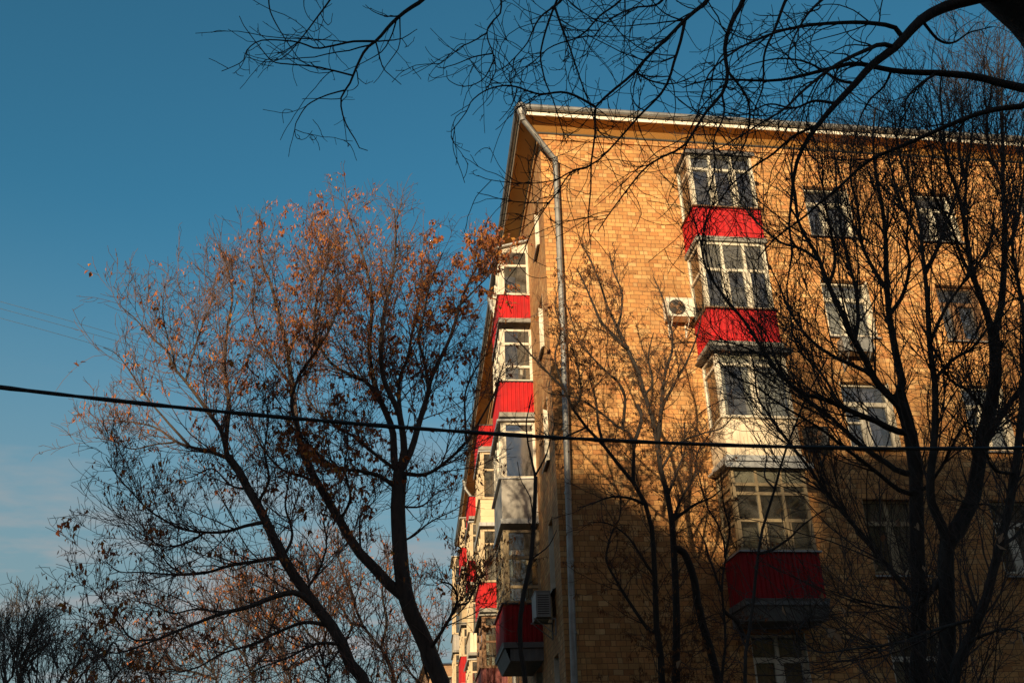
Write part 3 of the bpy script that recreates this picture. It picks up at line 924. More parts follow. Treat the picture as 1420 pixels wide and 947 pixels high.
air_conditioner(TF, fx(6.80), fx(7.46), .10, .42, 12.80, 13.28, PLASTIC, 'cream air conditioner with a round fan, left of the upper red balconies')
air_conditioner(TF, fx(11.15), fx(11.95), .12, .42, 12.02, 12.36, PLASTICG, 'grey air conditioner hung under a fourth floor window behind black branches')
air_conditioner(TF, fx(9.86), fx(10.36), 0.10, .40, 9.55, 10.0, DARKCASE, 'dark grey air conditioner right beside the cream boarded balcony')
air_conditioner(TLF, 1.0, 1.8, .12, .45, 5.95, 6.5, PLASTICG, 'shaded air conditioner low on the side wall beside the corner balconies', 'u')


# ------------------------------------------------------------------ other houses
def simple_house(name, x0, x1, y0, y1, h, peak, material, label, group=None, gable_x=None, wins=True, balconies=()):
    cx_, cy_ = (x0 + x1) / 2, (y0 + y1) / 2
    r = empty(name, (cx_, cy_, 0), label, 'building', group)
    T1 = Frame((x0, y0, 0), (1, 0, 0), (0, -1, 0))
    T2 = Frame((x0, y1, 0), (1, 0, 0), (0, 1, 0))
    W = x1 - x0
    holes = []
    if wins:
        fl = max(1, int((h - .8) / 2.95))
        n = max(1, int(W / 3.1))
        for i in range(n):
            for k in range(fl):
                holes.append((W * (i + .5) / n - .65, W * (i + .5) / n + .65, 1.3 + k * 2.95, 2.85 + k * 2.95))
    b = MB()
    for T in (T1, T2):
        wall(b, T, W, h, holes)
    for x in (x0, x1):
        b.face([(x, y0, 0), (x, y1, 0), (x, y1, h), (x, y0, h)], [(0, 0), (y1 - y0, 0), (y1 - y0, h), (0, h)])
    b.build('wall', material, r)
    rf = MB()
    e = .45
    za = h
    A, B, Cc, D = (x0 - e, y0 - e, za), (x1 + e, y0 - e, za), (x1 + e, y1 + e, za), (x0 - e, y1 + e, za)
    if gable_x:
        a, c = gable_x
        R0, R1 = (a, cy_, za + peak), (c, cy_, za + peak)
    else:
        R0, R1 = (x0 + 4, cy_, za + peak), (x1 - 4, cy_, za + peak)
    for q in ([A, B, R1, R0], [Cc, D, R0, R1], [D, A, R0], [B, Cc, R1], [D, Cc, B, A]):
        rf.face(q)
    rf.build('roof', ROOFM, r)
    for T in ((T1, T2) if wins else ()):
        for u0, u1, z0, z1 in holes:
            f = MB()
            for a, b_, c, d in ((u0, u0 + .07, z0, z1), (u1 - .07, u1, z0, z1), (u0 + .07, u1 - .07, z0, z0 + .07), (u0 + .07, u1 - .07, z1 - .07, z1), ((u0 + u1) / 2 - .04, (u0 + u1) / 2 + .04, z0 + .07, z1 - .07)):
                f.tbox(T, a, b_, -.16, -.08, c, d)
            fo = f.build('window', WHITE, r)
            g = MB()
            g.tbox(T, u0 + .03, u1 - .03, -.13, -.12, z0 + .03, z1 - .03)
            g.build('pane', GLASS, fo)
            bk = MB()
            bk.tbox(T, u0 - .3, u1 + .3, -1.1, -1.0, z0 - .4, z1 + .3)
            bk.build('dark_room_backing', DARK, fo)
    for (T, u0, u1, zb) in balconies:
        p = MB()
        p.tbox(T, u0, u1, 0, 1.0, zb, zb + .14)
        pb = p.build('balcony', CONCRETE, r)
        p = MB()
        p.corr(T, u0, u1, 1.0, zb + .14, zb + 1.2, 'u')
        p.corr(T, 0, 1.0, u0, zb + .14, zb + 1.2, 'o')
        p.corr(T, 0, 1.0, u1 - .02, zb + .14, zb + 1.2, 'o')
        p.build('parapet_panel', MAROON, pb)
    return r


FT = Frame((5.0, 92, 0), (1, 0, 0), (0, -1, 0))
simple_house('brick_house', 4.9, 26, 92, 104, 15.6, 1.2, BRICK_FAR, 'distant brick house with a maroon balcony beyond the long facade', None,
             balconies=[(FT, 2.0, 4.6, 13.2), (FT, 2.0, 4.6, 10.2)])
# unseen houses behind the camera, placed and shaped to cast shade on yard and facade
simple_house('shade_house', -11.5, 10, -36, -25, 16.1, 1.0, BRICK, 'unseen long brick house across the yard, sized to shade the facade foot', 'houses across the yard', gable_x=(-8, 6))
simple_house('shade_house', 14, 62, -40, -27, 27.0, 1.3, BRICK, 'unseen tall brick house across the yard to the right, added to cut sky light', 'houses across the yard', gable_x=(18, 58), wins=False)
simple_house('shade_house', -84, -54, -46, -8, 26.0, 1.5, BRICK, 'unseen brick house on the left of the yard, added to block light', 'houses across the yard', gable_x=(-66, -58), wins=False)
simple_house('shade_house', -23.4, -14.6, -36, -25, 11.8, 4.5, BRICK, 'unseen lower brick house, its steep hipped roof shaped to shade the facade corner', 'houses across the yard', gable_x=(-20.0, -19.2))
simple_house('shade_annex', -14.5, -11.6, -35, -25.5, 13.7, .6, BRICK, 'unseen narrow brick annex between two yard houses, added to shade the lowest balcony', 'houses across the yard', gable_x=(-13.2, -12.8), wins=False)
simple_house('shade_house', -52, -23.7, -36, -25, 11.0, 1.2, BRICK, 'unseen lowest brick house across the yard, added to shade the low boughs', 'houses across the yard', gable_x=(-46, -27), wins=False)

# ------------------------------------------------------------------ overhead cables
def cable(name, pts, r, material, label, group=None, lump=0.0):
    P = np.array(pts, float)
    k = 160
    t = np.linspace(0, 1, len(P))
    tt = np.linspace(0, 1, k)
    # quadratic fit gives a clean sag through the surveyed points
    C3 = np.stack([np.polyval(np.polyfit(t, P[:, i], min(2, len(P) - 1)), tt) for i in range(3)], 1)
    b = MB()
    rr = r * (1 + lump * (np.sin(np.arange(k) * 2.1) * .5 + np.sin(np.arange(k) * .77 + 1) * .5))
    b.tube(C3, list(rr), 7)
    o = b.build(name, material, None, tuple(C3[0]))
    return tag(o, label, 'cable', group)


def pole(x, y, h, label):
    r = empty('utility_pole', (x, y, 0), label, 'pole', 'poles carrying the cables')
    b = MB()
    b.tube([(x, y, -.2), (x, y, h)], [.14, .10], 12)
    b.build('shaft', CONCRETE, r)
    b = MB()
    b.tbox(Frame((x, y, 0), (1, 0, 0), (0, -1, 0)), -.5, .5, -.04, .04, h - .5, h - .4)
    b.build('crossarm', DARKMETAL, r)


ca, cb, cc = at(0, 537, 7.0), at(710, 603, 7.2), at(1420, 621, 7.4)
xs = np.array([ca[0], cb[0], cc[0]])
fit = [np.polyfit(xs, [p[i] for p in (ca, cb, cc)], 2) for i in (1, 2)]
ends = [np.array([x, np.polyval(fit[0], x), np.polyval(fit[1], x)]) for x in np.linspace(-6.5, 11.5, 9)]
cable('cable', ends, 0.0155, RUBBER, 'thick black cable crossing the whole view in front of the trees', lump=.22)
pole(ends[0][0], ends[0][1] - .15, ends[0][2] + .35, 'grey concrete pole at the left end of the black cable')
pole(ends[-1][0], ends[-1][1] + .15, ends[-1][2] + .35, 'grey concrete pole at the right end of the black cable')
for i, (ya, yb) in enumerate(((423, 484), (433, 492), (446, 506))):
    a, b = at(0, ya, 40), at(230, yb, 40)
    e = TLF.p(27 + i, EL + .2, WALL_T + .2)
    d = (b - a)
    a2 = a - d * 2.2
    cable('wire', [a2, a, b, b * .45 + e * .55 + np.array([0, 0, .4]), e], 0.008, WIREM,
          ('topmost', 'middle', 'lowest')[i] + ' of the three faint wires in the sky on the left', 'three thin wires in the left sky')

# ------------------------------------------------------------------ trees
def catmull(P, n):
    P = np.asarray(P, float)
    if len(P) < 3:
        t = np.linspace(0, 1, n)[:, None]
        return P[0] * (1 - t) + P[-1] * t
    Q = np.vstack([2 * P[0] - P[1], P, 2 * P[-1] - P[-2]])
    seg = np.linalg.norm(np.diff(P[:, :3], axis=0), axis=1)
    cum = np.concatenate([[0], np.cumsum(seg)])
    s = np.linspace(0, cum[-1], n)
    idx = np.clip(np.searchsorted(cum, s, side='right') - 1, 0, len(P) - 2)
    t = ((s - cum[idx]) / np.maximum(seg[idx], 1e-9))[:, None]
    p0, p1, p2, p3 = Q[idx], Q[idx + 1], Q[idx + 2], Q[idx + 3]
    return 0.5 * (2 * p1 + (p2 - p0) * t + (2 * p0 - 5 * p1 + 4 * p2 - p3) * t ** 2 + (3 * p1 - p0 - 3 * p2 + p3) * t ** 3)


def unit(v):
    return v / np.maximum(np.linalg.norm(v, axis=-1, keepdims=True), 1e-9)


def tubes_mesh(batches, S):
    """batches: list of (P (M,K,3), R (M,K)) -> verts, quads"""
    V, Q, base = [], [], 0
    for P, R in batches:
        M, Kk, _ = P.shape
        T = unit(np.gradient(P, axis=1))
        a = RNG.normal(size=(M, 1, 3))
        N = np.cross(T, a)
        N0 = unit(np.cross(T[:, :1], a))
        N = unit(N0 - (N0 * T).sum(-1, keepdims=True) * T)
        B = np.cross(T, N)
        th = np.arange(S) * math.tau / S
        ring = P[:, :, None] + R[:, :, None, None] * (np.cos(th)[:, None] * N[:, :, None] + np.sin(th)[:, None] * B[:, :, None])
        V.append(ring.reshape(-1, 3))
        i = np.arange(M)[:, None, None] * Kk * S + np.arange(Kk - 1)[None, :, None] * S + np.arange(S)[None, None, :]
        j = np.arange(M)[:, None, None] * Kk * S + np.arange(Kk - 1)[None, :, None] * S + ((np.arange(S) + 1) % S)[None, None, :]
        Q.append((np.stack([i, j, j + S, i + S], -1) + base).reshape(-1, 4))
        base += M * Kk * S
    return np.concatenate(V), np.concatenate(Q)


def fast_mesh(name, V, Q, material, parent, smooth=True, mats=None, mi=None):
    V = V - root_loc(parent)
    me = bpy.data.meshes.new(name)
    n = Q.shape[1]
    me.vertices.add(len(V))
    me.vertices.foreach_set('co', V.astype('f').ravel())
    me.loops.add(Q.size)
    me.loops.foreach_set('vertex_index', Q.astype('i').ravel())
    me.polygons.add(len(Q))
    me.polygons.foreach_set('loop_start', (np.arange(len(Q)) * n).astype('i'))
    if smooth:
        me.polygons.foreach_set('use_smooth', np.ones(len(Q), bool))
    me.update(calc_edges=True)
    me.materials.append(material)
    o = bpy.data.objects.new(name, me)
    COL.objects.link(o)
    o.parent = parent
    return o


def grow(P, R, dens, length, ang, trop=0.0, wander=0.25, bend=0.5, K=7, rmax=0.02, rtip=0.003, tmin=0.12, tmax=1.0, sag=0.0, thin=9.0, rmin=0.0035, keepfn=None):
    """side shoots on every branch of a batch; returns a new batch"""
    M, Kk, _ = P.shape
    seg = np.linalg.norm(np.diff(P, axis=1), axis=2)
    L = seg.sum(1)
    n = RNG.poisson(np.maximum(dens * L, 0))
    idx = np.repeat(np.arange(M), n)
    if len(idx) == 0:
        return None
    t = tmin + (tmax - tmin) * RNG.random(len(idx))
    f = t * (Kk - 1)
    i0 = np.clip(f.astype(int), 0, Kk - 2)
    fr = (f - i0)[:, None]
    base = P[idx, i0] * (1 - fr) + P[idx, i0 + 1] * fr
    d = unit(P[idx, i0 + 1] - P[idx, i0])
    rp = R[idx, i0] * (1 - fr[:, 0]) + R[idx, i0 + 1] * fr[:, 0]
    keep = rp < thin
    if keepfn is not None:
        keep &= RNG.random(len(rp)) < keepfn(base)
    base, d, rp, t, idx = base[keep], d[keep], rp[keep], t[keep], idx[keep]
    m_ = len(base)
    perp = unit(np.cross(d, RNG.normal(size=(m_, 3))))
    a = np.radians(RNG.normal(ang, ang * .25, m_))[:, None]
    dr = unit(np.cos(a) * d + np.sin(a) * perp)
    Lc = length * (0.35 + 0.9 * RNG.random(m_) ** 1.4) * (1.25 - 0.85 * t)
    Lc = np.minimum(Lc, L[idx] * 0.75 + 0.1)
    r0 = np.clip(rp * (0.45 + .25 * RNG.random(m_)), rmin, rmax)
    curve = RNG.normal(size=(m_, 3)) * bend / K
    step = (Lc / (K - 1))[:, None]
    pts = [base]
    for k in range(K - 1):
        dr = unit(dr + curve + RNG.normal(size=(m_, 3)) * wander / math.sqrt(K) + np.array([0, 0, 1.0]) * (trop - sag * (1 - 2 * k / K)) / K)
        pts.append(pts[-1] + dr * step)
    C_ = np.stack(pts, 1)
    Rr = r0[:, None] + (np.minimum(rtip, r0)[:, None] - r0[:, None]) * np.linspace(0, 1, K)[None] ** 0.8
    return C_, Rr


def leaves(P, R, dens, size, aspect, parent, material, name='leaves', tmin=.25, droop=1.0, cluster=3, spread=.05, var=.5, clump=None):
    M, Kk, _ = P.shape
    seg = np.linalg.norm(np.diff(P, axis=1), axis=2).sum(1)
    lam = dens * seg
    if clump is not None:
        mid = P[:, Kk // 2]
        lam = lam * clump(mid)
    n = RNG.poisson(lam)
    idx = np.repeat(np.arange(M), n)
    t = tmin + (1 - tmin) * RNG.random(len(idx))
    f = t * (Kk - 1)
    i0 = np.clip(f.astype(int), 0, Kk - 2)
    fr = (f - i0)[:, None]
    base = P[idx, i0] * (1 - fr) + P[idx, i0 + 1] * fr
    base = np.repeat(base, cluster, 0)
    base = base + RNG.normal(size=base.shape) * spread * np.array([1, 1, .6])
    m_ = len(base)
    ax = unit(RNG.normal(size=(m_, 3)) * .55 + np.array([0, 0, -droop]))
    sd = unit(np.cross(ax, RNG.normal(size=(m_, 3))))
    nr = np.cross(ax, sd)
    Ls = size * (1 - var / 2 + var * RNG.random(m_))[:, None]
    Ws = Ls * aspect * (.7 + .6 * RNG.random(m_))[:, None]
    fold = (RNG.random(m_)[:, None] * .5 + .1) * Ws
    a = base
    b = base + ax * Ls * .5 + sd * Ws * .5 + nr * fold
    c = base + ax * Ls + nr * fold * .3
    e = base + ax * Ls * .45 - sd * Ws * .5 + nr * fold
    mid2 = base + ax * Ls * .55
    V = np.stack([a, b, c, e, mid2], 1).reshape(-1, 3)
    k = np.arange(m_)[:, None] * 5
    Q = np.concatenate([k + np.array([[0, 1, 2, 4]]), k + np.array([[0, 4, 2, 3]])], 0)
    return tag(fast_mesh(name, V, Q, material, parent, smooth=False), kind='stuff')


def tree(name, label, cat, limbs, Y, params, bark, twig_bark, group=None, ground=True, leaf=None, seed=1, base_shift=(0, 0), roots=1, K=26, wscale=0.80, tp=0.72):
    """limbs: [(points (x, y) px, width0 px, width1 px, dY)]; the first 'roots' limbs stand on the ground"""
    global RNG
    RNG = np.random.default_rng(seed)
    px_all, Y_all, P_all, R_all = [], [], [], []
    base_pt = None
    for li, (pts, w0, w1, dy) in enumerate(limbs):
        pts = np.array(pts, float)
        if li < roots:
            ys = Y + (base_shift[0] if li else 0) + 0.0
            Ys = np.linspace(ys, ys + dy, len(pts))
        else:
            A = np.concatenate(px_all)
            B = np.concatenate(Y_all)
            j = np.argmin(((A - pts[0]) ** 2).sum(1))
            Ys = B[j] + dy * np.linspace(0, 1, len(pts)) ** 1.2
            if np.hypot(*(A[j] - pts[0])) < 45:
                pts[0] = A[j]
        W = np.array([at(x, y, yy) for (x, y), yy in zip(pts, Ys)])
        if li < roots and ground:
            g = W[0].copy()
            g[2] = -0.05
            g[0] += random.uniform(.02, .1)
            W = np.vstack([g, (W[0] * .55 + g * .45) + np.array([-.02, 0, 0]), W])
            pts = np.vstack([[1e6, 1e6], [1e6, 1e6], pts])
            Ys = np.concatenate([[Ys[0]] * 2, Ys])
            if base_pt is None:
                base_pt = g
        Cv = catmull(W, K)
        dist = np.linalg.norm(Cv - CAM, axis=1)
        s = np.linspace(0, 1, K)
        wpx = (w0 + (w1 - w0) * s ** tp) * wscale
        R = wpx / 2 * ((Cv - CAM) @ FW) / F_PX
        if li < roots and ground:
            R[0] *= 1.35
            R[1] *= 1.08
        # store the smooth curve in survey pixels for children to attach to
        v = Cv - CAM
        wq = v @ FW
        px_all.append(np.stack([710 + F_PX * (v @ RT) / wq, 473.5 - F_PX * (v @ UP) / wq], 1))
        Y_all.append(Cv[:, 1])
        Cv = Cv + np.cumsum(RNG.normal(size=Cv.shape), 0) * 0.0012 * (dist.mean() / 10)
        P_all.append(Cv)
        R_all.append(R)
    P, R = np.stack(P_all), np.stack(R_all)
    if base_pt is None:
        base_pt = P[0, 0] * np.array([1, 1, 0])
    root = empty(name, (float(base_pt[0]), float(base_pt[1]), 0), label, cat, group)
    batches, all_tw = [], []
    cur = [(P, R)]
    allb = [(P, R)]
    for lv in params:
        lv = dict(lv)
        src = lv.pop('src', 'last')
        keep_ = lv.pop('skip', 0)
        parents = allb if src == 'all' else cur
        nxt = []
        for b in parents:
            g = grow(*b, **lv)
            if g is not None:
                nxt.append(g)
        cur = nxt
        allb = allb + nxt
        batches += nxt
    V, Q = tubes_mesh([(P, R)], 9)
    fast_mesh('trunk', V, Q, bark, root)
    V, Q = tubes_mesh(batches, 3)
    fast_mesh('crown', V, Q, twig_bark, root)
    if leaf:
        for kw in leaf:
            kw = dict(kw)
            src = {'fine': batches[-1:], 'mid': batches[-2:], 'all': batches}[kw.pop('on', 'mid')]
            Ks = min(b[0].shape[1] for b in src)
            PP = np.concatenate([b[0][:, -Ks:] for b in src])
            RR = np.concatenate([b[1][:, -Ks:] for b in src])
            leaves(PP, RR, parent=root, **kw)
    return root


def clump_fn(seed, scale=.9, sharp=5.0, thr=.0):
    r = np.random.default_rng(seed)
    A = r.normal(size=(6, 3)) * scale
    ph = r.random(6) * 7

    def f(p):
        v = np.cos(p @ A.T + ph).sum(1) / 2.4
        return np.clip(.5 + sharp * (v - thr) * .3, .08, 2.2)
    return f


# -- left maple, the tree with two great stems leaning apart
A1 = [
    ([(612, 960), (600, 920), (584, 880), (566, 842), (557, 800), (553, 750), (551, 700), (554, 655)], 44, 27, -.1),
    ([(554, 655), (547, 640), (545, 601), (539, 580), (525, 548), (517, 520), (513, 482), (517, 418), (509, 370), (498, 335), (485, 300), (478, 278)], 16, 2.0, .8),
    ([(556, 655), (560, 625), (558, 601), (553, 573), (540, 545), (531, 522), (528, 480), (533, 430), (545, 380), (550, 330), (548, 290)], 16, 2.0, -.7),
    ([(560, 650), (570, 626), (580, 593), (590, 560), (594, 546), (598, 526), (610, 500), (622, 475), (632, 448), (641, 418), (650, 395), (662, 370), (668, 345)], 15, 2.0, .5),
    ([(594, 546), (590, 510), (580, 470), (586, 440), (592, 405), (602, 375), (612, 352)], 7, 1.6, -1.0),
    ([(558, 610), (553, 550), (556, 520), (565, 497), (573, 456), (582, 420), (586, 388), (584, 352)], 10, 1.8, 1.2),
    ([(525, 548), (508, 530), (492, 523), (463, 507), (444, 482), (436, 450), (440, 410), (452, 370), (456, 325)], 9, 1.6, -1.2),
    ([(517, 420), (500, 390), (478, 370), (466, 340), (452, 312)], 5, 1.4, .8),
    ([(641, 418), (660, 400), (680, 378), (690, 350), (698, 335)], 4, 1.3, .6),
    ([(565, 661), (583, 658), (601, 652), (625, 633), (645, 613), (663, 585), (684, 545), (698, 500)], 9, 1.8, -1.1),
    ([(628, 600), (645, 545), (663, 507), (675, 488), (688, 450)], 5, 1.4, .5),
    ([(545, 672), (527, 660), (500, 653), (474, 650), (449, 638), (429, 617), (404, 593), (384, 565)], 10, 1.8, -1.0),
    ([(548, 655), (519, 629), (490, 605), (474, 597), (441, 572), (425, 545), (428, 510), (445, 470)], 8, 1.6, 1.3),
    ([(562, 712), (583, 702), (600, 688), (616, 678)], 5, 1.5, .6),
    ([(560, 758), (575, 742), (592, 727), (608, 717), (625, 709), (642, 698)], 5, 1.4, -.8),
    ([(594, 908), (602, 892), (621, 862), (634, 832), (627, 812), (612, 806)], 9, 3.0, -.9),
    ([(634, 840), (650, 834), (658, 815), (664, 790)], 5, 1.4, .3),
    ([(562, 834), (543, 813), (515, 783), (494, 760), (478, 732), (458, 699), (441, 670), (427, 644), (416, 615), (410, 570), (406, 539), (398, 482), (385, 428), (376, 393), (363, 363), (361, 323), (360, 297)], 23, 2.0, 1.2),
    ([(413, 605), (404, 560), (416, 520), (440, 485), (461, 450), (470, 405), (462, 365)], 8, 1.6, -.8),
    ([(398, 482), (420, 440), (434, 400), (428, 355), (436, 325)], 6, 1.4, .9),
    ([(406, 540), (385, 510), (362, 470), (350, 430), (352, 392), (342, 360)], 6, 1.4, -1.0),
    ([(441, 670), (420, 660), (390, 650), (365, 622), (350, 590), (338, 560)], 7, 1.6, .9),
    ([(478, 732), (486, 690), (478, 650), (482, 610), (476, 570)], 7, 1.6, -1.0),
    ([(494, 760), (500, 715), (520, 690), (514, 655)], 5, 1.5, .6),
]
A2 = [
    ([(510, 960), (496, 936), (482, 915), (470, 883), (441, 846), (417, 813), (396, 781), (379, 747), (360, 706), (344, 680), (333, 658), (316, 635)], 36, 15, .3),
    ([(316, 635), (313, 618), (315, 588), (318, 566), (315, 540), (311, 504), (315, 450), (322, 409), (314, 370), (302, 338)], 11, 1.6, .8),
    ([(315, 632), (307, 598), (293, 577), (280, 558), (258, 529), (242, 510), (230, 485), (211, 469), (189, 444), (168, 426)], 11, 1.6, -.8),
    ([(242, 510), (238, 485), (228, 450), (226, 420), (230, 395)], 4, 1.3, .5),
    ([(258, 529), (268, 490), (280, 450), (292, 420), (298, 384)], 5, 1.3, .9),
    ([(312, 631), (290, 626), (265, 620), (242, 612), (217, 595), (195, 588), (168, 584), (144, 582)], 9, 1.5, .8),
    ([(265, 620), (232, 585), (203, 550), (182, 517), (162, 491), (144, 481)], 6, 1.3, -.7),
    ([(242, 612), (215, 616), (185, 622), (160, 612), (130, 605)], 4, 1.2, -.5),
    ([(369, 735), (344, 728), (306, 737), (258, 733), (227, 718), (204, 702), (185, 682), (163, 658), (147, 630)], 8, 1.5, -1.0),
    ([(290, 736), (260, 752), (228, 757), (200, 742), (176, 722), (158, 712)], 5, 1.2, .4),
    ([(392, 772), (374, 774), (353, 778), (322, 783), (290, 793), (258, 797), (227, 796), (195, 794), (166, 793), (146, 778)], 9, 1.5, .9),
    ([(258, 797), (238, 785), (222, 768), (200, 752), (180, 745)], 4, 1.2, -.4),
    ([(436, 840), (418, 825), (400, 822), (375, 829), (346, 841), (310, 850), (282, 860), (248, 874), (214, 888), (180, 901), (158, 905), (132, 896), (113, 874)], 14, 1.6, -1.3),
    ([(214, 888), (186, 887), (168, 868), (152, 846), (136, 826), (124, 812)], 5, 1.2, .3),
    ([(310, 850), (270, 845), (240, 850), (215, 838), (190, 832)], 5, 1.2, .8),
    ([(455, 868), (425, 862), (395, 872), (352, 892), (310, 905), (275, 925), (240, 935)], 9, 1.6, .9),
    ([(470, 884), (440, 892), (400, 910), (360, 925), (330, 944)], 8, 1.6, -.9),
    ([(396, 781), (405, 740), (396, 700), (400, 660), (390, 620)], 7, 1.5, .9),
    ([(360, 706), (372, 665), (366, 625), (372, 580), (362, 540)], 7, 1.5, -.9),
    ([(417, 813), (442, 790), (452, 755), (448, 720), (455, 690)], 6, 1.5, -.6),
    ([(344, 680), (320, 672), (295, 650), (270, 660), (245, 668)], 5, 1.4, .8),
]
pA = [
    dict(dens=6.0, length=1.7, ang=36, trop=.95, wander=.35, bend=.5, K=9, rmax=.012, rtip=.0040, tmin=.10, thin=.12),
    dict(src='all', dens=4.8, length=.8, ang=42, trop=.6, wander=.4, bend=.5, K=6, rmax=.007, rtip=.0036, tmin=.10, rmin=.0040, thin=.06),
    dict(src='all', dens=4.4, length=.40, ang=48, trop=.3, wander=.4, bend=.5, K=4, rmax=.0050, rtip=.0032, tmin=.2, rmin=.0038, thin=.012),
]
leafA = lambda s, d: [dict(on='mid', dens=d * 1.3, size=.092, aspect=.55, material=LEAF_A, cluster=3, spread=.035, clump=clump_fn(s, .95, 7.0, .1)),
                      dict(on='mid', dens=d * .9, size=.078, aspect=.30, material=LEAF_A, name='seed_keys', cluster=3, spread=.04, droop=1.6, clump=clump_fn(s + 5, 1.1, 5.0))]
tree('leafy_tree', 'autumn tree with forked trunk and sparse orange leaves, nearest the left facade', 'tree', A1, 15.5, pA, BARK_A, BARK_TWIG, 'autumn trees left of the building', leaf=leafA(1, 3.6), seed=21, wscale=.74)
tree('leafy_tree', 'leaning autumn tree at the far left with long low boughs over the sky', 'tree', A2, 14.6, pA, BARK_A, BARK_TWIG, 'autumn trees left of the building', leaf=leafA(2, 1.5), seed=22, wscale=.72)
A3 = [
    ([(548, 960), (540, 928), (528, 900), (508, 875), (494, 850), (486, 815), (470, 780), (468, 735)], 11, 2.5, .3),
    ([(528, 900), (536, 862), (530, 820), (538, 780), (528, 740)], 6, 1.6, .5),
    ([(508, 875), (486, 862), (470, 835), (460, 800)], 5, 1.5, -.5),
]
A4 = [
    ([(404, 960), (396, 920), (386, 880), (378, 840), (380, 800), (374, 760)], 10, 2.0, .2),
    ([(396, 920), (372, 890), (350, 865), (334, 830), (326, 800)], 6, 1.5, .6),
    ([(386, 880), (410, 850), (424, 815), (430, 780)], 6, 1.5, -.6),
    ([(398, 935), (440, 905), (456, 870), (462, 830)], 6, 1.5, .4),
]
A5 = [
    ([(300, 960), (296, 930), (288, 900), (290, 870), (282, 840)], 8, 1.6, .2),
    ([(296, 930), (270, 910), (250, 890), (238, 868)], 5, 1.4, .4),
    ([(292, 915), (318, 895), (332, 872), (340, 850)], 5, 1.4, -.4),
    ([(298, 945), (262, 930), (226, 925), (205, 905)], 5, 1.4, -.4),
]
pA3 = [dict(dens=6.0, length=2.2, ang=34, trop=1.0, wander=.35, bend=.4, K=7, rmax=.018, rtip=.006, tmin=.15),
       dict(src='all', dens=4.6, length=1.0, ang=40, trop=.6, wander=.4, bend=.5, K=6, rmax=.010, rtip=.0055, tmin=.12, rmin=.0065),
       dict(dens=3.0, length=.5, ang=45, trop=.3, wander=.4, bend=.5, K=4, rmax=.007, rtip=.005, tmin=.2, rmin=.006)]
A6 = [
    ([(455, 960), (450, 925), (440, 890), (446, 850), (436, 815), (440, 780)], 8, 1.8, .2),
    ([(450, 925), (470, 900), (486, 870), (490, 835), (500, 800)], 5, 1.5, .4),
    ([(440, 890), (420, 868), (408, 840), (400, 815)], 5, 1.5, -.4),
]
A7 = [
    ([(352, 960), (348, 930), (340, 905), (344, 870), (334, 835), (336, 805)], 8, 1.8, .2),
    ([(348, 930), (366, 905), (372, 880), (384, 850), (388, 820)], 5, 1.5, .4),
    ([(340, 905), (318, 885), (308, 860), (296, 838)], 5, 1.5, -.4),
]
A8 = [
    ([(590, 965), (596, 935), (606, 905), (612, 870), (622, 840)], 6, 1.6, .2),
    ([(596, 935), (584, 905), (582, 870), (574, 840), (576, 800)], 5, 1.5, .4),
    ([(590, 950), (566, 930), (552, 900), (556, 870)], 5, 1.5, -.4),
]
for i, (lm, Yd, lab) in enumerate(((A6, 22, 'background tree showing between the trunks of the two autumn trees'), (A7, 21, 'background tree right behind the lower leaning trunk'),
                                   (A8, 30, 'small background tree at the foot of the forked trunk, by the facade'), (A3, 26, 'slim background tree rising just left of the forked trunk'), (A4, 24, 'thin background tree tangled between the two big leaning stems'),
                                   (A5, 27, 'low twiggy background tree under the long left boughs'))):
    tree('thin_tree', lab, 'tree', lm, Yd, pA3, BARK_C, BARK_TT, 'thin trees behind the autumn trees', leaf=[dict(on='mid', dens=1.6, size=.095, aspect=.42, material=LEAF_A, cluster=2, spread=.06)], seed=30 + i)

# -- far bare trees, lower left
B_spec = [(24, 836, 68, 'bare tree standing between the two tallest at the lower left edge'), (80, 872, 61, 'bushy bare tree left of the lowest one in the corner'), (8, 830, 62, 'tall bare tree at the lower left picture edge'), (48, 848, 66, 'bare tree behind the one at the lower left edge'), (104, 898, 58, 'lowest bare tree of the row in the lower left corner'),
          (150, 905, 60, 'small bare tree where the row ends below the long bough'), (215, 912, 64, 'faint low bare tree right of the lower left row')]
pB = [dict(dens=1.9, length=4.6, ang=30, trop=.9, wander=.3, bend=.4, K=8, rmax=.05, rtip=.016, tmin=.2),
      dict(dens=2.0, length=2.1, ang=34, trop=.6, wander=.35, bend=.4, K=6, rmax=.028, rtip=.013, tmin=.15, rmin=.015),
      dict(dens=1.8, length=1.1, ang=38, trop=.4, wander=.35, bend=.4, K=5, rmax=.016, rtip=.011, tmin=.15, rmin=.013)]
for i, (bx, by, Yd, lab) in enumerate(B_spec):
    r_ = random.Random(50 + i)
    lm = [([(bx + r_.uniform(-4, 4), 1010), (bx, 950), (bx + r_.uniform(-4, 4), 900 + (by - 830) * .4), (bx + r_.uniform(-8, 8), by + 5)], 9, 1.2, 0)]
    for k in range(5):
        yy = 985 - k * 18
        sx = r_.choice((-1, 1))
        lm.append(([(bx, yy), (bx + sx * r_.uniform(8, 18), yy - 22), (bx + sx * r_.uniform(18, 40), by + r_.uniform(12, 60))], 4.5, 1.0, r_.uniform(-3, 3)))
    tree('bare_tree', lab, 'tree', lm, Yd, pB, BARK_FAR, BARK_FAR, 'far bare trees at the lower left', seed=60 + i, K=14)

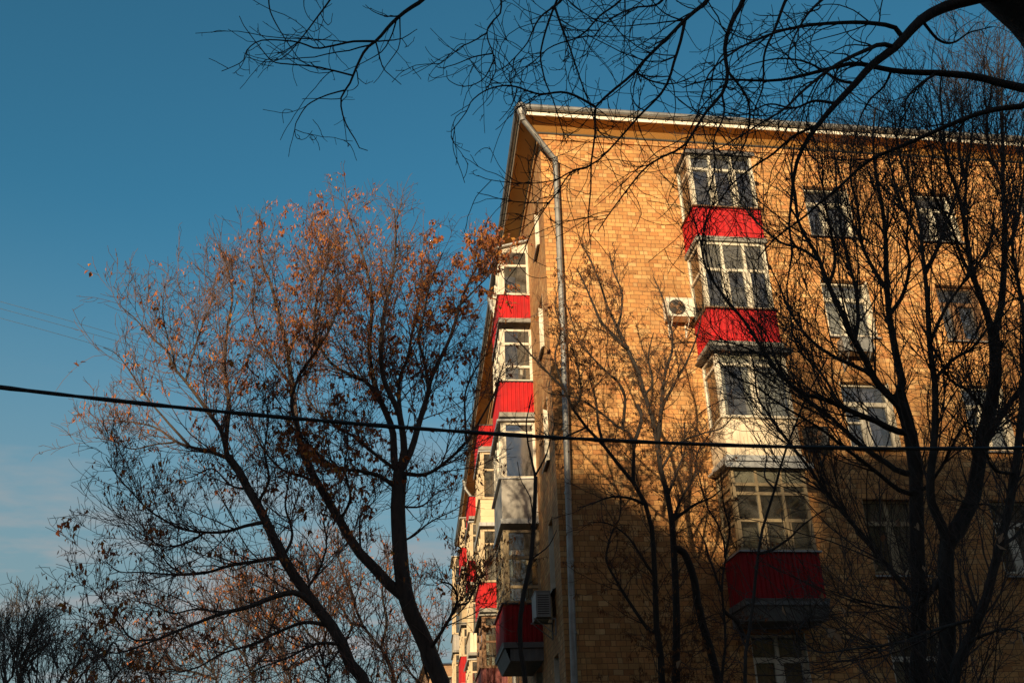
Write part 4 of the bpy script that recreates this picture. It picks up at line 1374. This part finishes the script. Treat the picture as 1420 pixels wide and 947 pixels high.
# -- ash saplings with seed keys, before the brick wall
C1 = [
    ([(937, 960), (937, 916), (938, 867), (937, 822), (935, 770), (932, 731), (932, 705), (925, 682), (919, 656), (912, 637), (911, 600), (899, 562), (890, 530), (879, 496), (864, 474), (857, 455), (845, 432), (834, 397), (820, 362), (807, 338)], 19, 2.0, .3),
    ([(880, 496), (866, 480), (852, 467), (833, 444), (823, 420), (813, 397), (800, 372)], 7, 1.5, -.6),
    ([(914, 604), (916, 580), (918, 555), (923, 517), (931, 489), (931, 460), (925, 444), (918, 415), (905, 385)], 7, 1.5, .6),
    ([(919, 562), (937, 527), (956, 489), (967, 460), (972, 430)], 5, 1.4, -.6),
    ([(857, 455), (862, 430), (862, 405), (850, 375), (846, 350)], 4, 1.3, .5),
    ([(936, 745), (948, 766), (961, 799), (967, 834), (974, 864), (984, 899), (997, 950)], 10, 12, .4),
    ([(938, 712), (962, 700), (985, 690), (1002, 677)], 6, 1.6, -.8),
    ([(932, 720), (945, 690), (962, 660), (968, 625), (985, 600)], 5, 1.5, .8),
    ([(925, 682), (940, 650), (950, 620), (948, 585)], 5, 1.4, .9),
    ([(899, 562), (905, 530), (900, 495), (908, 460)], 4, 1.3, -.5),
    ([(912, 640), (940, 615), (975, 600), (1000, 592), (1015, 575)], 4, 1.3, .4),
    ([(864, 474), (845, 462), (822, 455), (800, 458)], 3.5, 1.2, -.5),
]
C2 = [
    ([(919, 960), (916, 909), (911, 880), (909, 835), (907, 779), (904, 734), (896, 702), (883, 676), (867, 656), (854, 640), (842, 624), (820, 600), (801, 581), (792, 562), (784, 543), (772, 528), (749, 508), (733, 489), (716, 470)], 17, 2.0, -.3),
    ([(904, 640), (877, 609), (855, 590), (836, 574), (807, 555), (785, 548), (760, 545)], 6, 1.4, .6),
    ([(884, 560), (865, 543), (836, 511), (807, 479), (795, 450), (785, 420)], 5, 1.3, -.6),
    ([(899, 620), (890, 580), (884, 560)], 6, 5, .1),
    ([(911, 880), (903, 878), (870, 831), (844, 786), (841, 765), (850, 735), (858, 720), (860, 690)], 6, 1.5, .5),
    ([(896, 702), (870, 690), (845, 690), (820, 700), (802, 705)], 5, 1.3, -.5),
    ([(842, 624), (830, 590), (826, 555), (818, 520), (822, 480)], 5, 1.3, .6),
    ([(801, 581), (806, 545), (800, 505), (790, 470)], 4, 1.3, -.6),
    ([(907, 790), (885, 765), (868, 740), (845, 725), (820, 722)], 5, 1.3, .6),
    ([(772, 528), (770, 495), (778, 460), (770, 425), (775, 395)], 3.5, 1.2, .4),
    ([(820, 600), (795, 600), (770, 610), (752, 600)], 3.5, 1.2, -.4),
]
C3 = [
    ([(1001, 960), (1006, 893), (1003, 847), (1000, 808), (1006, 770), (997, 731), (981, 705), (970, 670), (965, 640)], 8, 1.6, .4),
    ([(1006, 770), (1012, 735), (1004, 700), (1000, 660)], 4, 1.3, -.4),
    ([(1000, 808), (985, 780), (975, 750), (960, 725)], 4, 1.3, .4),
    ([(1004, 856), (1010, 852), (1022, 862), (1034, 886)], 5, 6, .1),
]
pC = [
    dict(dens=7.5, length=1.2, ang=42, trop=.6, wander=.4, bend=.6, K=8, rmax=.011, rtip=.0042, tmin=.10, thin=.085),
    dict(src='all', dens=4.2, length=.6, ang=46, trop=.35, wander=.45, bend=.7, K=6, rmax=.007, rtip=.0036, tmin=.12, rmin=.0042, thin=.05),
    dict(dens=3.0, length=.28, ang=50, trop=.2, wander=.4, bend=.5, K=4, rmax=.005, rtip=.0032, tmin=.2, rmin=.0038),
]
leafC = lambda s: [dict(on='all', dens=4.0, size=.068, aspect=.36, material=LEAF_C, name='seed_keys', cluster=3, spread=.03, droop=1.6, clump=clump_fn(s, 1.3, 5.0))]
tree('ash_tree', 'slender ash with hanging brown seed keys, its straight stem left of the front balconies', 'tree', C1, 17.6, pC, BARK_C, BARK_TC, 'slender ash trees before the brick wall', wscale=1.0, leaf=leafC(4), seed=41)
tree('ash_tree', 'ash stem beside it that leans left across the corner downpipe', 'tree', C2, 17.2, pC, BARK_C, BARK_TC, 'slender ash trees before the brick wall', wscale=1.0, leaf=leafC(5), seed=42)
tree('ash_tree', 'thin young ash standing left of the lowest red balcony', 'tree', C3, 17.0, pC, BARK_C, BARK_TC, 'slender ash trees before the brick wall', wscale=1.0, leaf=leafC(6), seed=43)
C5 = [
    ([(1035, 960), (1036, 893), (1042, 864), (1048, 803), (1055, 747), (1063, 715), (1072, 688), (1091, 621), (1107, 583), (1118, 554), (1142, 510), (1149, 496)], 11, 2.5, .2),
    ([(1048, 770), (1070, 762), (1095, 745), (1112, 728), (1135, 712), (1160, 700)], 6, 1.4, -.4),
    ([(1072, 688), (1060, 660), (1062, 630), (1050, 600)], 3.5, 1.3, .4),
    ([(1107, 583), (1130, 570), (1150, 552), (1168, 545)], 3, 1.2, .3),
]
pS = [dict(dens=2.6, length=.6, ang=42, trop=.5, wander=.4, bend=.6, K=7, rmax=.008, rtip=.0034, tmin=.25, thin=.06),
      dict(dens=3.0, length=.35, ang=46, trop=.3, wander=.4, bend=.5, K=5, rmax=.005, rtip=.003, tmin=.15, rmin=.0035)]
tree('sapling', 'dark bare sapling crossing in front of the lowest red balcony', 'tree', C5, 11.5, pS, BARK_D, BARK_TD, 'saplings near the facade', seed=44)
C6 = [
    ([(730, 960), (722, 902), (721, 857), (727, 817), (735, 781), (739, 739), (741, 690), (742, 660)], 12, 7, .2),
    ([(742, 662), (738, 640), (731, 606), (730, 580), (738, 545)], 5, 1.4, .3),
    ([(742, 660), (755, 637), (762, 615), (770, 585)], 4, 1.3, -.3),
    ([(735, 781), (748, 768), (762, 755), (772, 735)], 3.5, 1.3, .3),
    ([(740, 720), (735, 690), (722, 665), (716, 640)], 3, 1.2, -.3),
]
tree('sapling', 'dark sapling with forked top before the corner balconies', 'tree', C6, 14.0, pS, BARK_C, BARK_C, 'saplings near the facade', seed=45,
     leaf=[dict(on='mid', dens=1.3, size=.05, aspect=.34, material=LEAF_C, name='seed_keys', cluster=2, spread=.03, droop=1.6)])

# -- dark bare limes on the right
D1 = [
    ([(1274, 960), (1274, 891), (1274, 821), (1272, 764), (1271, 708), (1271, 664), (1267, 629), (1262, 597), (1254, 568), (1247, 545)], 27, 19, -.1),
    ([(1250, 560), (1240, 556), (1221, 537), (1208, 518), (1199, 496), (1188, 480), (1183, 468), (1167, 433), (1152, 402), (1136, 360), (1130, 348), (1108, 310), (1103, 275), (1098, 237), (1102, 200)], 13, 2.2, -.7),
    ([(1249, 552), (1251, 530), (1247, 512), (1240, 477), (1234, 443), (1231, 408), (1229, 370), (1228, 332), (1224, 291), (1215, 243), (1210, 190), (1214, 150)], 13, 2.2, .6),
    ([(1262, 612), (1240, 597), (1215, 584), (1190, 575), (1161, 561), (1136, 551), (1116, 547), (1085, 523), (1059, 488), (1038, 455), (1019, 430), (994, 398), (978, 370), (972, 335), (962, 300)], 11, 1.8, -.8),
    ([(1268, 664), (1247, 654), (1224, 638), (1199, 622), (1174, 600), (1145, 573), (1119, 554), (1097, 535), (1075, 500), (1062, 465), (1040, 440)], 10, 1.8, .8),
    ([(1264, 694), (1247, 680), (1221, 660), (1193, 638), (1167, 619), (1145, 600), (1120, 584), (1094, 568), (1072, 554), (1047, 535), (1024, 526), (1000, 505)], 8, 1.6, -1.2),
    ([(1266, 832), (1238, 793), (1213, 762), (1185, 728), (1162, 702), (1145, 680), (1116, 640), (1091, 608), (1062, 568), (1050, 548), (1047, 513), (1040, 485)], 9, 1.7, .9),
    ([(1188, 480), (1190, 440), (1186, 400), (1175, 360), (1166, 320), (1160, 270), (1158, 225)], 7, 1.7, .8),
    ([(1152, 402), (1158, 360), (1150, 310), (1142, 260), (1140, 215)], 6, 1.6, -.6),
    ([(1136, 360), (1110, 345), (1080, 335), (1052, 312), (1030, 285), (1012, 262)], 5, 1.5, .7),
    ([(1208, 518), (1180, 505), (1150, 490), (1120, 466), (1095, 430), (1080, 395), (1062, 360)], 7, 1.6, .8),
    ([(1234, 443), (1252, 410), (1262, 370), (1258, 330), (1264, 285), (1258, 230)], 7, 1.7, -.7),
    ([(1231, 408), (1212, 375), (1196, 340), (1190, 290), (1180, 245), (1184, 200)], 7, 1.7, .9),
    ([(1271, 700), (1290, 670), (1310, 640), (1330, 600), (1352, 570), (1362, 530)], 6, 1.6, -1.0),
    ([(1274, 850), (1250, 842), (1204, 836), (1175, 828), (1151, 820)], 5, 1.6, -.9),
    ([(1161, 561), (1140, 520), (1112, 490), (1098, 455), (1100, 420)], 5, 1.5, .6),
    ([(1059, 488), (1030, 480), (1002, 470), (985, 452)], 4, 1.4, -.4),
]
D2 = [
    ([(1311, 960), (1314, 905), (1314, 849), (1313, 815), (1312, 779), (1314, 753)], 32, 22, 0),
    ([(1314, 760), (1303, 722), (1292, 697), (1296, 702), (1288, 672), (1292, 650), (1296, 607), (1297, 569), (1296, 527), (1291, 496), (1288, 465), (1286, 417), (1283, 383), (1278, 338), (1275, 300), (1266, 269), (1256, 243), (1247, 213), (1240, 160)], 15, 2.0, -.6),
    ([(1315, 752), (1334, 722), (1348, 694), (1352, 676), (1361, 622), (1370, 575), (1379, 534), (1380, 496), (1377, 460)], 25, 16, .3),
    ([(1377, 466), (1374, 452), (1361, 414), (1351, 386), (1342, 338), (1335, 291), (1323, 253), (1313, 227), (1309, 180), (1304, 130), (1308, 95)], 11, 2.0, -.7),
    ([(1378, 466), (1384, 440), (1389, 417), (1392, 354), (1392, 307), (1389, 243), (1389, 180), (1387, 125), (1390, 80)], 12, 2.0, .5),
    ([(1283, 383), (1300, 345), (1316, 300), (1330, 262), (1345, 220), (1350, 170), (1344, 130)], 6, 1.6, .7),
    ([(1288, 465), (1310, 430), (1330, 400), (1352, 372), (1372, 335), (1380, 290)], 6, 1.6, -.6),
    ([(1278, 338), (1262, 310), (1244, 270), (1232, 225), (1226, 180)], 5, 1.5, .6),
    ([(1296, 527), (1320, 500), (1345, 485), (1370, 455), (1398, 430), (1412, 395)], 6, 1.6, -.9),
    ([(1335, 291), (1340, 250), (1330, 205), (1336, 160), (1330, 115)], 5, 1.5, .6),
    ([(1351, 386), (1330, 350), (1318, 310), (1296, 275), (1290, 230), (1296, 180)], 5, 1.5, -.7),
    ([(1370, 575), (1345, 545), (1320, 530), (1300, 495), (1284, 470)], 6, 1.6, -.8),
    ([(1392, 354), (1408, 320), (1416, 280), (1422, 235), (1418, 190)], 6, 1.6, .5),
    ([(1389, 243), (1372, 210), (1368, 165), (1374, 120), (1366, 80)], 5, 1.5, -.5),
    ([(1361, 620), (1389, 577), (1405, 553), (1424, 528)], 12, 6, .4),
    ([(1314, 800), (1286, 826), (1270, 848)], 12, 8, .2),
]
D3 = [
    ([(1322, 960), (1340, 892), (1365, 838), (1374, 801), (1385, 764), (1396, 716), (1405, 670), (1411, 620), (1417, 565), (1422, 500), (1420, 440)], 20, 9, .2),
    ([(1405, 670), (1380, 650), (1362, 618), (1345, 590), (1338, 555)], 6, 1.6, -.6),
    ([(1396, 716), (1372, 700), (1345, 700), (1320, 690)], 5, 1.5, .5),
    ([(1420, 440), (1412, 390), (1404, 340), (1408, 290), (1402, 240)], 7, 1.8, .3),
    ([(1385, 764), (1410, 740), (1432, 705)], 7, 2, .4),
    ([(1350, 872), (1300, 872), (1250, 890), (1182, 900), (1140, 905), (1120, 895)], 6, 1.8, -1.4),
    ([(1338, 900), (1365, 880), (1395, 872), (1430, 880)], 6, 1.8, -.8),
]
pD = [
    dict(dens=7.4, length=2.3, ang=27, trop=.9, wander=.26, bend=.55, K=10, rmax=.012, rtip=.0034, tmin=.08, thin=.09),
    dict(src='all', dens=4.5, length=.95, ang=34, trop=.55, wander=.34, bend=.6, K=7, rmax=.006, rtip=.0028, tmin=.08, rmin=.0036, thin=.05),
    dict(dens=3.4, length=.42, ang=40, trop=.3, wander=.4, bend=.6, K=5, rmax=.0040, rtip=.0026, tmin=.12, rmin=.0030),
]
leafD = lambda n: [dict(on='mid', dens=.10 * n, size=.10, aspect=.6, material=LEAF_D, cluster=1, spread=.02, droop=1.2, clump=lambda p: (p[:, 2] < 5.0) * 1.0 + .01)]
tree('bare_lime_tree', 'dark bare tree right of the front balconies, long boughs sweeping left across the facade', 'tree', D1, 10.6, pD, BARK_D, BARK_TD, 'dark bare trees on the right', wscale=.95, leaf=leafD(1.0), seed=71)
tree('bare_lime_tree', 'dark bare tree with a deep V fork at the right', 'tree', D2, 10.0, pD, BARK_D, BARK_TD, 'dark bare trees on the right', wscale=.95, leaf=leafD(1.2), seed=72)
tree('bare_lime_tree', 'dark bare stem leaning right, out at the right picture edge', 'tree', D3, 9.4, pD, BARK_D, BARK_TD, 'dark bare trees on the right', wscale=.95, leaf=leafD(1.2), seed=73)

# -- the great near tree whose boughs hang across the top
E = [
    ([(1480, 70), (1448, 26), (1408, -10), (1358, -50), (1310, -85)], 112, 84, -.2),
    ([(1400, -18), (1366, -6), (1332, 3), (1303, 13), (1278, 28), (1256, 51), (1240, 67), (1211, 89), (1186, 117), (1158, 146), (1132, 177), (1116, 200), (1104, 228), (1098, 268), (1094, 310)], 27, 4.0, .2),
    ([(1094, 310), (1097, 350), (1090, 400), (1097, 450), (1094, 490)], 4.5, 1.5, .1),
    ([(1098, 280), (1112, 320), (1108, 360), (1120, 400)], 4, 1.4, .2),
    ([(1445, 130), (1420, 123), (1392, 117), (1360, 108), (1326, 104), (1291, 101), (1268, 101), (1240, 98), (1208, 92), (1186, 88), (1154, 95), (1123, 103), (1082, 111), (1050, 112), (985, 111), (948, 122)], 17, 2.0, .6),
    ([(1440, 148), (1420, 147), (1389, 150), (1354, 158), (1319, 172), (1284, 187), (1253, 201), (1211, 218), (1186, 237), (1158, 263), (1135, 282), (1113, 302), (1075, 330), (1050, 360)], 12, 2.4, .5),
    ([(1253, 50), (1240, 38), (1227, 35), (1199, 32), (1161, 33), (1123, 36), (1082, 44), (1048, 57), (1017, 73), (985, 101), (972, 139), (965, 170)], 9, 1.7, -.4),
    ([(1240, 66), (1222, 62), (1202, 70), (1170, 85), (1145, 101), (1113, 127), (1088, 152), (1056, 171), (1004, 203), (960, 222)], 9, 1.8, -.6),
    ([(1345, -34), (1250, -52), (1150, -45), (1060, -36), (985, -30), (900, -34), (820, -40), (740, -44), (660, -36), (600, -20)], 46, 12, .6),
    ([(985, -28), (982, 0), (953, 25), (928, 51), (896, 82), (877, 104), (849, 127), (827, 147), (825, 165), (825, 190), (820, 222), (819, 269), (816, 300), (820, 340)], 9, 1.8, .2),
    ([(827, 147), (808, 138), (782, 128), (747, 130), (716, 120), (696, 119), (674, 125), (655, 139), (647, 155), (626, 182)], 5, 1.4, -.2),
    ([(1042, -33), (1031, 0), (1017, 25), (1006, 57), (1006, 82), (1009, 104), (1001, 130), (979, 155), (963, 180), (947, 203), (922, 215), (896, 231), (877, 253), (852, 285), (828, 320)], 11, 1.8, -.2),
    ([(953, 27), (944, 57), (934, 89), (928, 111), (915, 133), (890, 158), (865, 187), (836, 218), (817, 231), (792, 238), (777, 263), (755, 291), (736, 326), (722, 362), (706, 385)], 6, 1.5, .2),
    ([(600, -16), (587, 0), (563, 16), (544, 32), (525, 54), (506, 70), (493, 95), (484, 117), (473, 133), (473, 152), (480, 174), (490, 190), (499, 207), (509, 209)], 9, 1.5, .2),
    ([(477, 123), (452, 133), (427, 146), (411, 171), (411, 190), (418, 194)], 3, 1.3, .1),
    ([(519, 55), (490, 58), (458, 65), (439, 68), (417, 60), (395, 57), (363, 57), (344, 70), (338, 85), (325, 93), (309, 100)], 4.5, 1.3, -.2),
    ([(472, 99), (442, 93), (404, 89), (379, 84), (360, 63), (341, 38), (333, 22)], 3.5, 1.2, .2),
    ([(470, -18), (458, 0), (442, 22), (417, 54), (395, 79), (370, 87), (341, 80)], 4, 1.2, -.1),
    ([(600, -16), (540, -22), (470, -18), (420, -24), (370, -20)], 7, 2.5, .1),
    ([(528, 58), (553, 55), (579, 41)], 3, 1.2, -.1),
    ([(522, 62), (527, 82), (534, 98), (556, 117)], 3, 1.2, .1),
    ([(375, -18), (373, 0), (379, 25), (404, 66), (420, 84), (444, 84)], 3, 1.2, .2),
    ([(690, -20), (696, 12), (685, 28), (677, 40), (677, 54), (685, 76), (688, 98), (677, 122)], 4.5, 1.4, .1),
    ([(675, 47), (655, 58), (639, 66), (610, 89), (599, 82)], 3, 1.2, -.1),
    ([(682, 72), (658, 79), (636, 87), (613, 93), (604, 90)], 2.8, 1.2, .2),
    ([(682, 82), (671, 108), (645, 119), (623, 111), (620, 98)], 2.8, 1.2, -.1),
    ([(790, -22), (773, 0), (766, 16), (757, 41), (749, 73), (749, 85), (757, 117), (766, 136), (776, 168), (786, 200)], 5.5, 1.5, .2),
    ([(768, 10), (778, 35), (789, 63), (804, 108), (820, 149), (824, 165)], 4.5, 2, -.1),
    ([(880, -22), (861, 0), (833, 22), (804, 51), (763, 66), (735, 90), (705, 112)], 5, 1.3, .2),
    ([(800, -20), (779, 0), (747, 25), (728, 60), (700, 89), (684, 98)], 5, 1.3, -.2),
    ([(815, 232), (790, 239), (771, 249), (745, 254), (715, 254), (695, 252), (676, 249), (664, 244)], 3, 1.2, .1),
    ([(758, 288), (735, 282), (703, 279), (676, 272), (661, 268)], 2.6, 1.2, -.1),
    ([(716, 120), (712, 142), (702, 158), (692, 168)], 2.4, 1.1, .1),
    ([(877, 104), (900, 112), (930, 118), (962, 108), (990, 92)], 4, 1.3, -.3),
    ([(1009, 104), (1030, 125), (1040, 150), (1036, 190), (1020, 225), (1010, 260)], 5, 1.4, .3),
    ([(1001, 130), (1004, 160), (990, 195), (992, 235), (980, 280), (985, 320)], 4, 1.3, -.3),
    ([(1158, 146), (1130, 140), (1100, 150), (1065, 145), (1030, 160), (1000, 155)], 6, 1.4, -.4),
    ([(1132, 177), (1100, 190), (1070, 215), (1040, 235), (1010, 262), (985, 300), (965, 330)], 6, 1.4, .4),
    ([(1186, 117), (1160, 110), (1120, 88), (1085, 82), (1050, 88), (1015, 100)], 6, 1.4, .4),
    ([(1110, -40), (1090, 0), (1075, 40), (1060, 75), (1058, 120), (1045, 160), (1050, 200)], 8, 1.5, .3),
    ([(1180, -46), (1150, -10), (1120, 20), (1098, 60), (1090, 100)], 8, 1.5, -.4),
    ([(940, -26), (915, 5), (880, 12), (850, 25), (828, 45), (812, 78)], 5, 1.3, .3),
    ([(1291, 101), (1270, 122), (1256, 140), (1255, 165), (1248, 190)], 6, 1.6, -.2),
    ([(1278, 28), (1300, 55), (1320, 60), (1345, 45), (1375, 38)], 6, 1.5, .4),
    ([(1240, 98), (1225, 120), (1205, 140), (1190, 170), (1182, 205)], 5, 1.4, .4),
]
sparse_left = lambda b: np.where(b[:, 0] < 0.75, .42, 1.0)     # the far ends of the boughs carry few shoots
pE = [
    dict(keepfn=sparse_left, dens=6.3, length=.95, ang=44, trop=-.1, wander=.4, bend=1.6, K=12, rmax=.0075, rtip=.0026, tmin=.08, thin=.020, rmin=.0034),
    dict(keepfn=sparse_left, src='all', dens=4.0, length=.42, ang=50, trop=.1, wander=.45, bend=1.3, K=7, rmax=.0046, rtip=.0024, tmin=.1, rmin=.0030, thin=.02),
    dict(src='all', dens=3.2, length=.07, ang=58, trop=.25, wander=.3, bend=.4, K=4, rmax=.0026, rtip=.0018, tmin=.1, rmin=.0020, thin=.008),
]
et = tree('overhanging_tree', 'huge black near tree at the top right, its drooping bare boughs hanging across the sky', 'tree', E, 5.6, pE, BARK_E, BARK_E, ground=False, seed=81, roots=1)
# its bole stands just outside the right of the view
p0 = at(1480, 70, 5.6)
bole = [(p0[0] + 1.15, p0[1] - .3, -.1), (p0[0] + 1.05, p0[1] - .3, 1.2), (p0[0] + .95, p0[1] - .22, 3.2), (p0[0] + .62, p0[1] - .12, 5.2), (p0[0] + .22, p0[1] - .03, 6.35), tuple(p0)]
Pb = catmull(np.array(bole), 22)[None]
Rb = np.linspace(.46, .27, 22)[None]
V, Q = tubes_mesh([(Pb, Rb)], 14)
fast_mesh('bole', V, Q, BARK_E, et)
# unseen bare trees by the yard houses, placed to dapple and soften the shade
YT = [(-16.2, -22.5, 14.2, 'unseen bare tree set in the gap between the yard houses to dapple the light'), (-12.0, -21.5, 13.2, 'unseen bare tree set at the corner of the long yard house to dapple the light'),
      (-18.5, -21, 13.5, 'unseen bare tree set before the lower yard house to dapple the light')]
for k, xw in enumerate((4.0, 5.6, 8.0, 9.8, 11.6, 13.6, 15.8, 18.0, 2.9)):
    yk = -52 - 4 * (k % 3)
    YT.append((xw + (yk - 21) * math.tan(SUN_AZ), yk, (9.4 if xw > 9 else 8.2) + (21 - yk) / math.cos(SUN_AZ) * math.tan(SUN_EL) + (1.8, .9, 1.4)[k % 3] + (-1.4 if xw < 3 else .2 if xw < 6 else 0) - (1.6 if xw in (5.6, 8.0) else 0), 'unseen tall bare tree behind the yard houses, added to soften the shade edge'))
for i, (x, y, h, lab) in enumerate(YT):
    h = h + .3
    RNG = np.random.default_rng(90 + i)
    st = catmull(np.array([(x, y, -.05), (x + .2, y, h * .3), (x - .1, y + .2, h * .65), (x + .2, y, h)]), 16)[None]
    sr = np.linspace(.2, .03, 16)[None]
    b1 = grow(st, sr, 4.2, 4.4, 42, trop=.9, wander=.3, K=9, rmax=.07, rtip=.015, tmin=.3)
    b2 = grow(*b1, 2.4, 2.0, 40, trop=.6, K=7, rmax=.03, rtip=.01, rmin=.01)
    b3 = grow(*b2, 2.6, 1.0, 42, trop=.4, K=5, rmax=.014, rtip=.007, rmin=.008)
    r_ = empty('bare_tree', (x, y, 0), lab, 'tree', 'unseen bare trees in the yard')
    V, Q = tubes_mesh([(st, sr)], 9)
    fast_mesh('trunk', V, Q, BARK_D, r_)
    V, Q = tubes_mesh([b1, b2, b3], 4)
    fast_mesh('crown', V, Q, BARK_TD, r_)
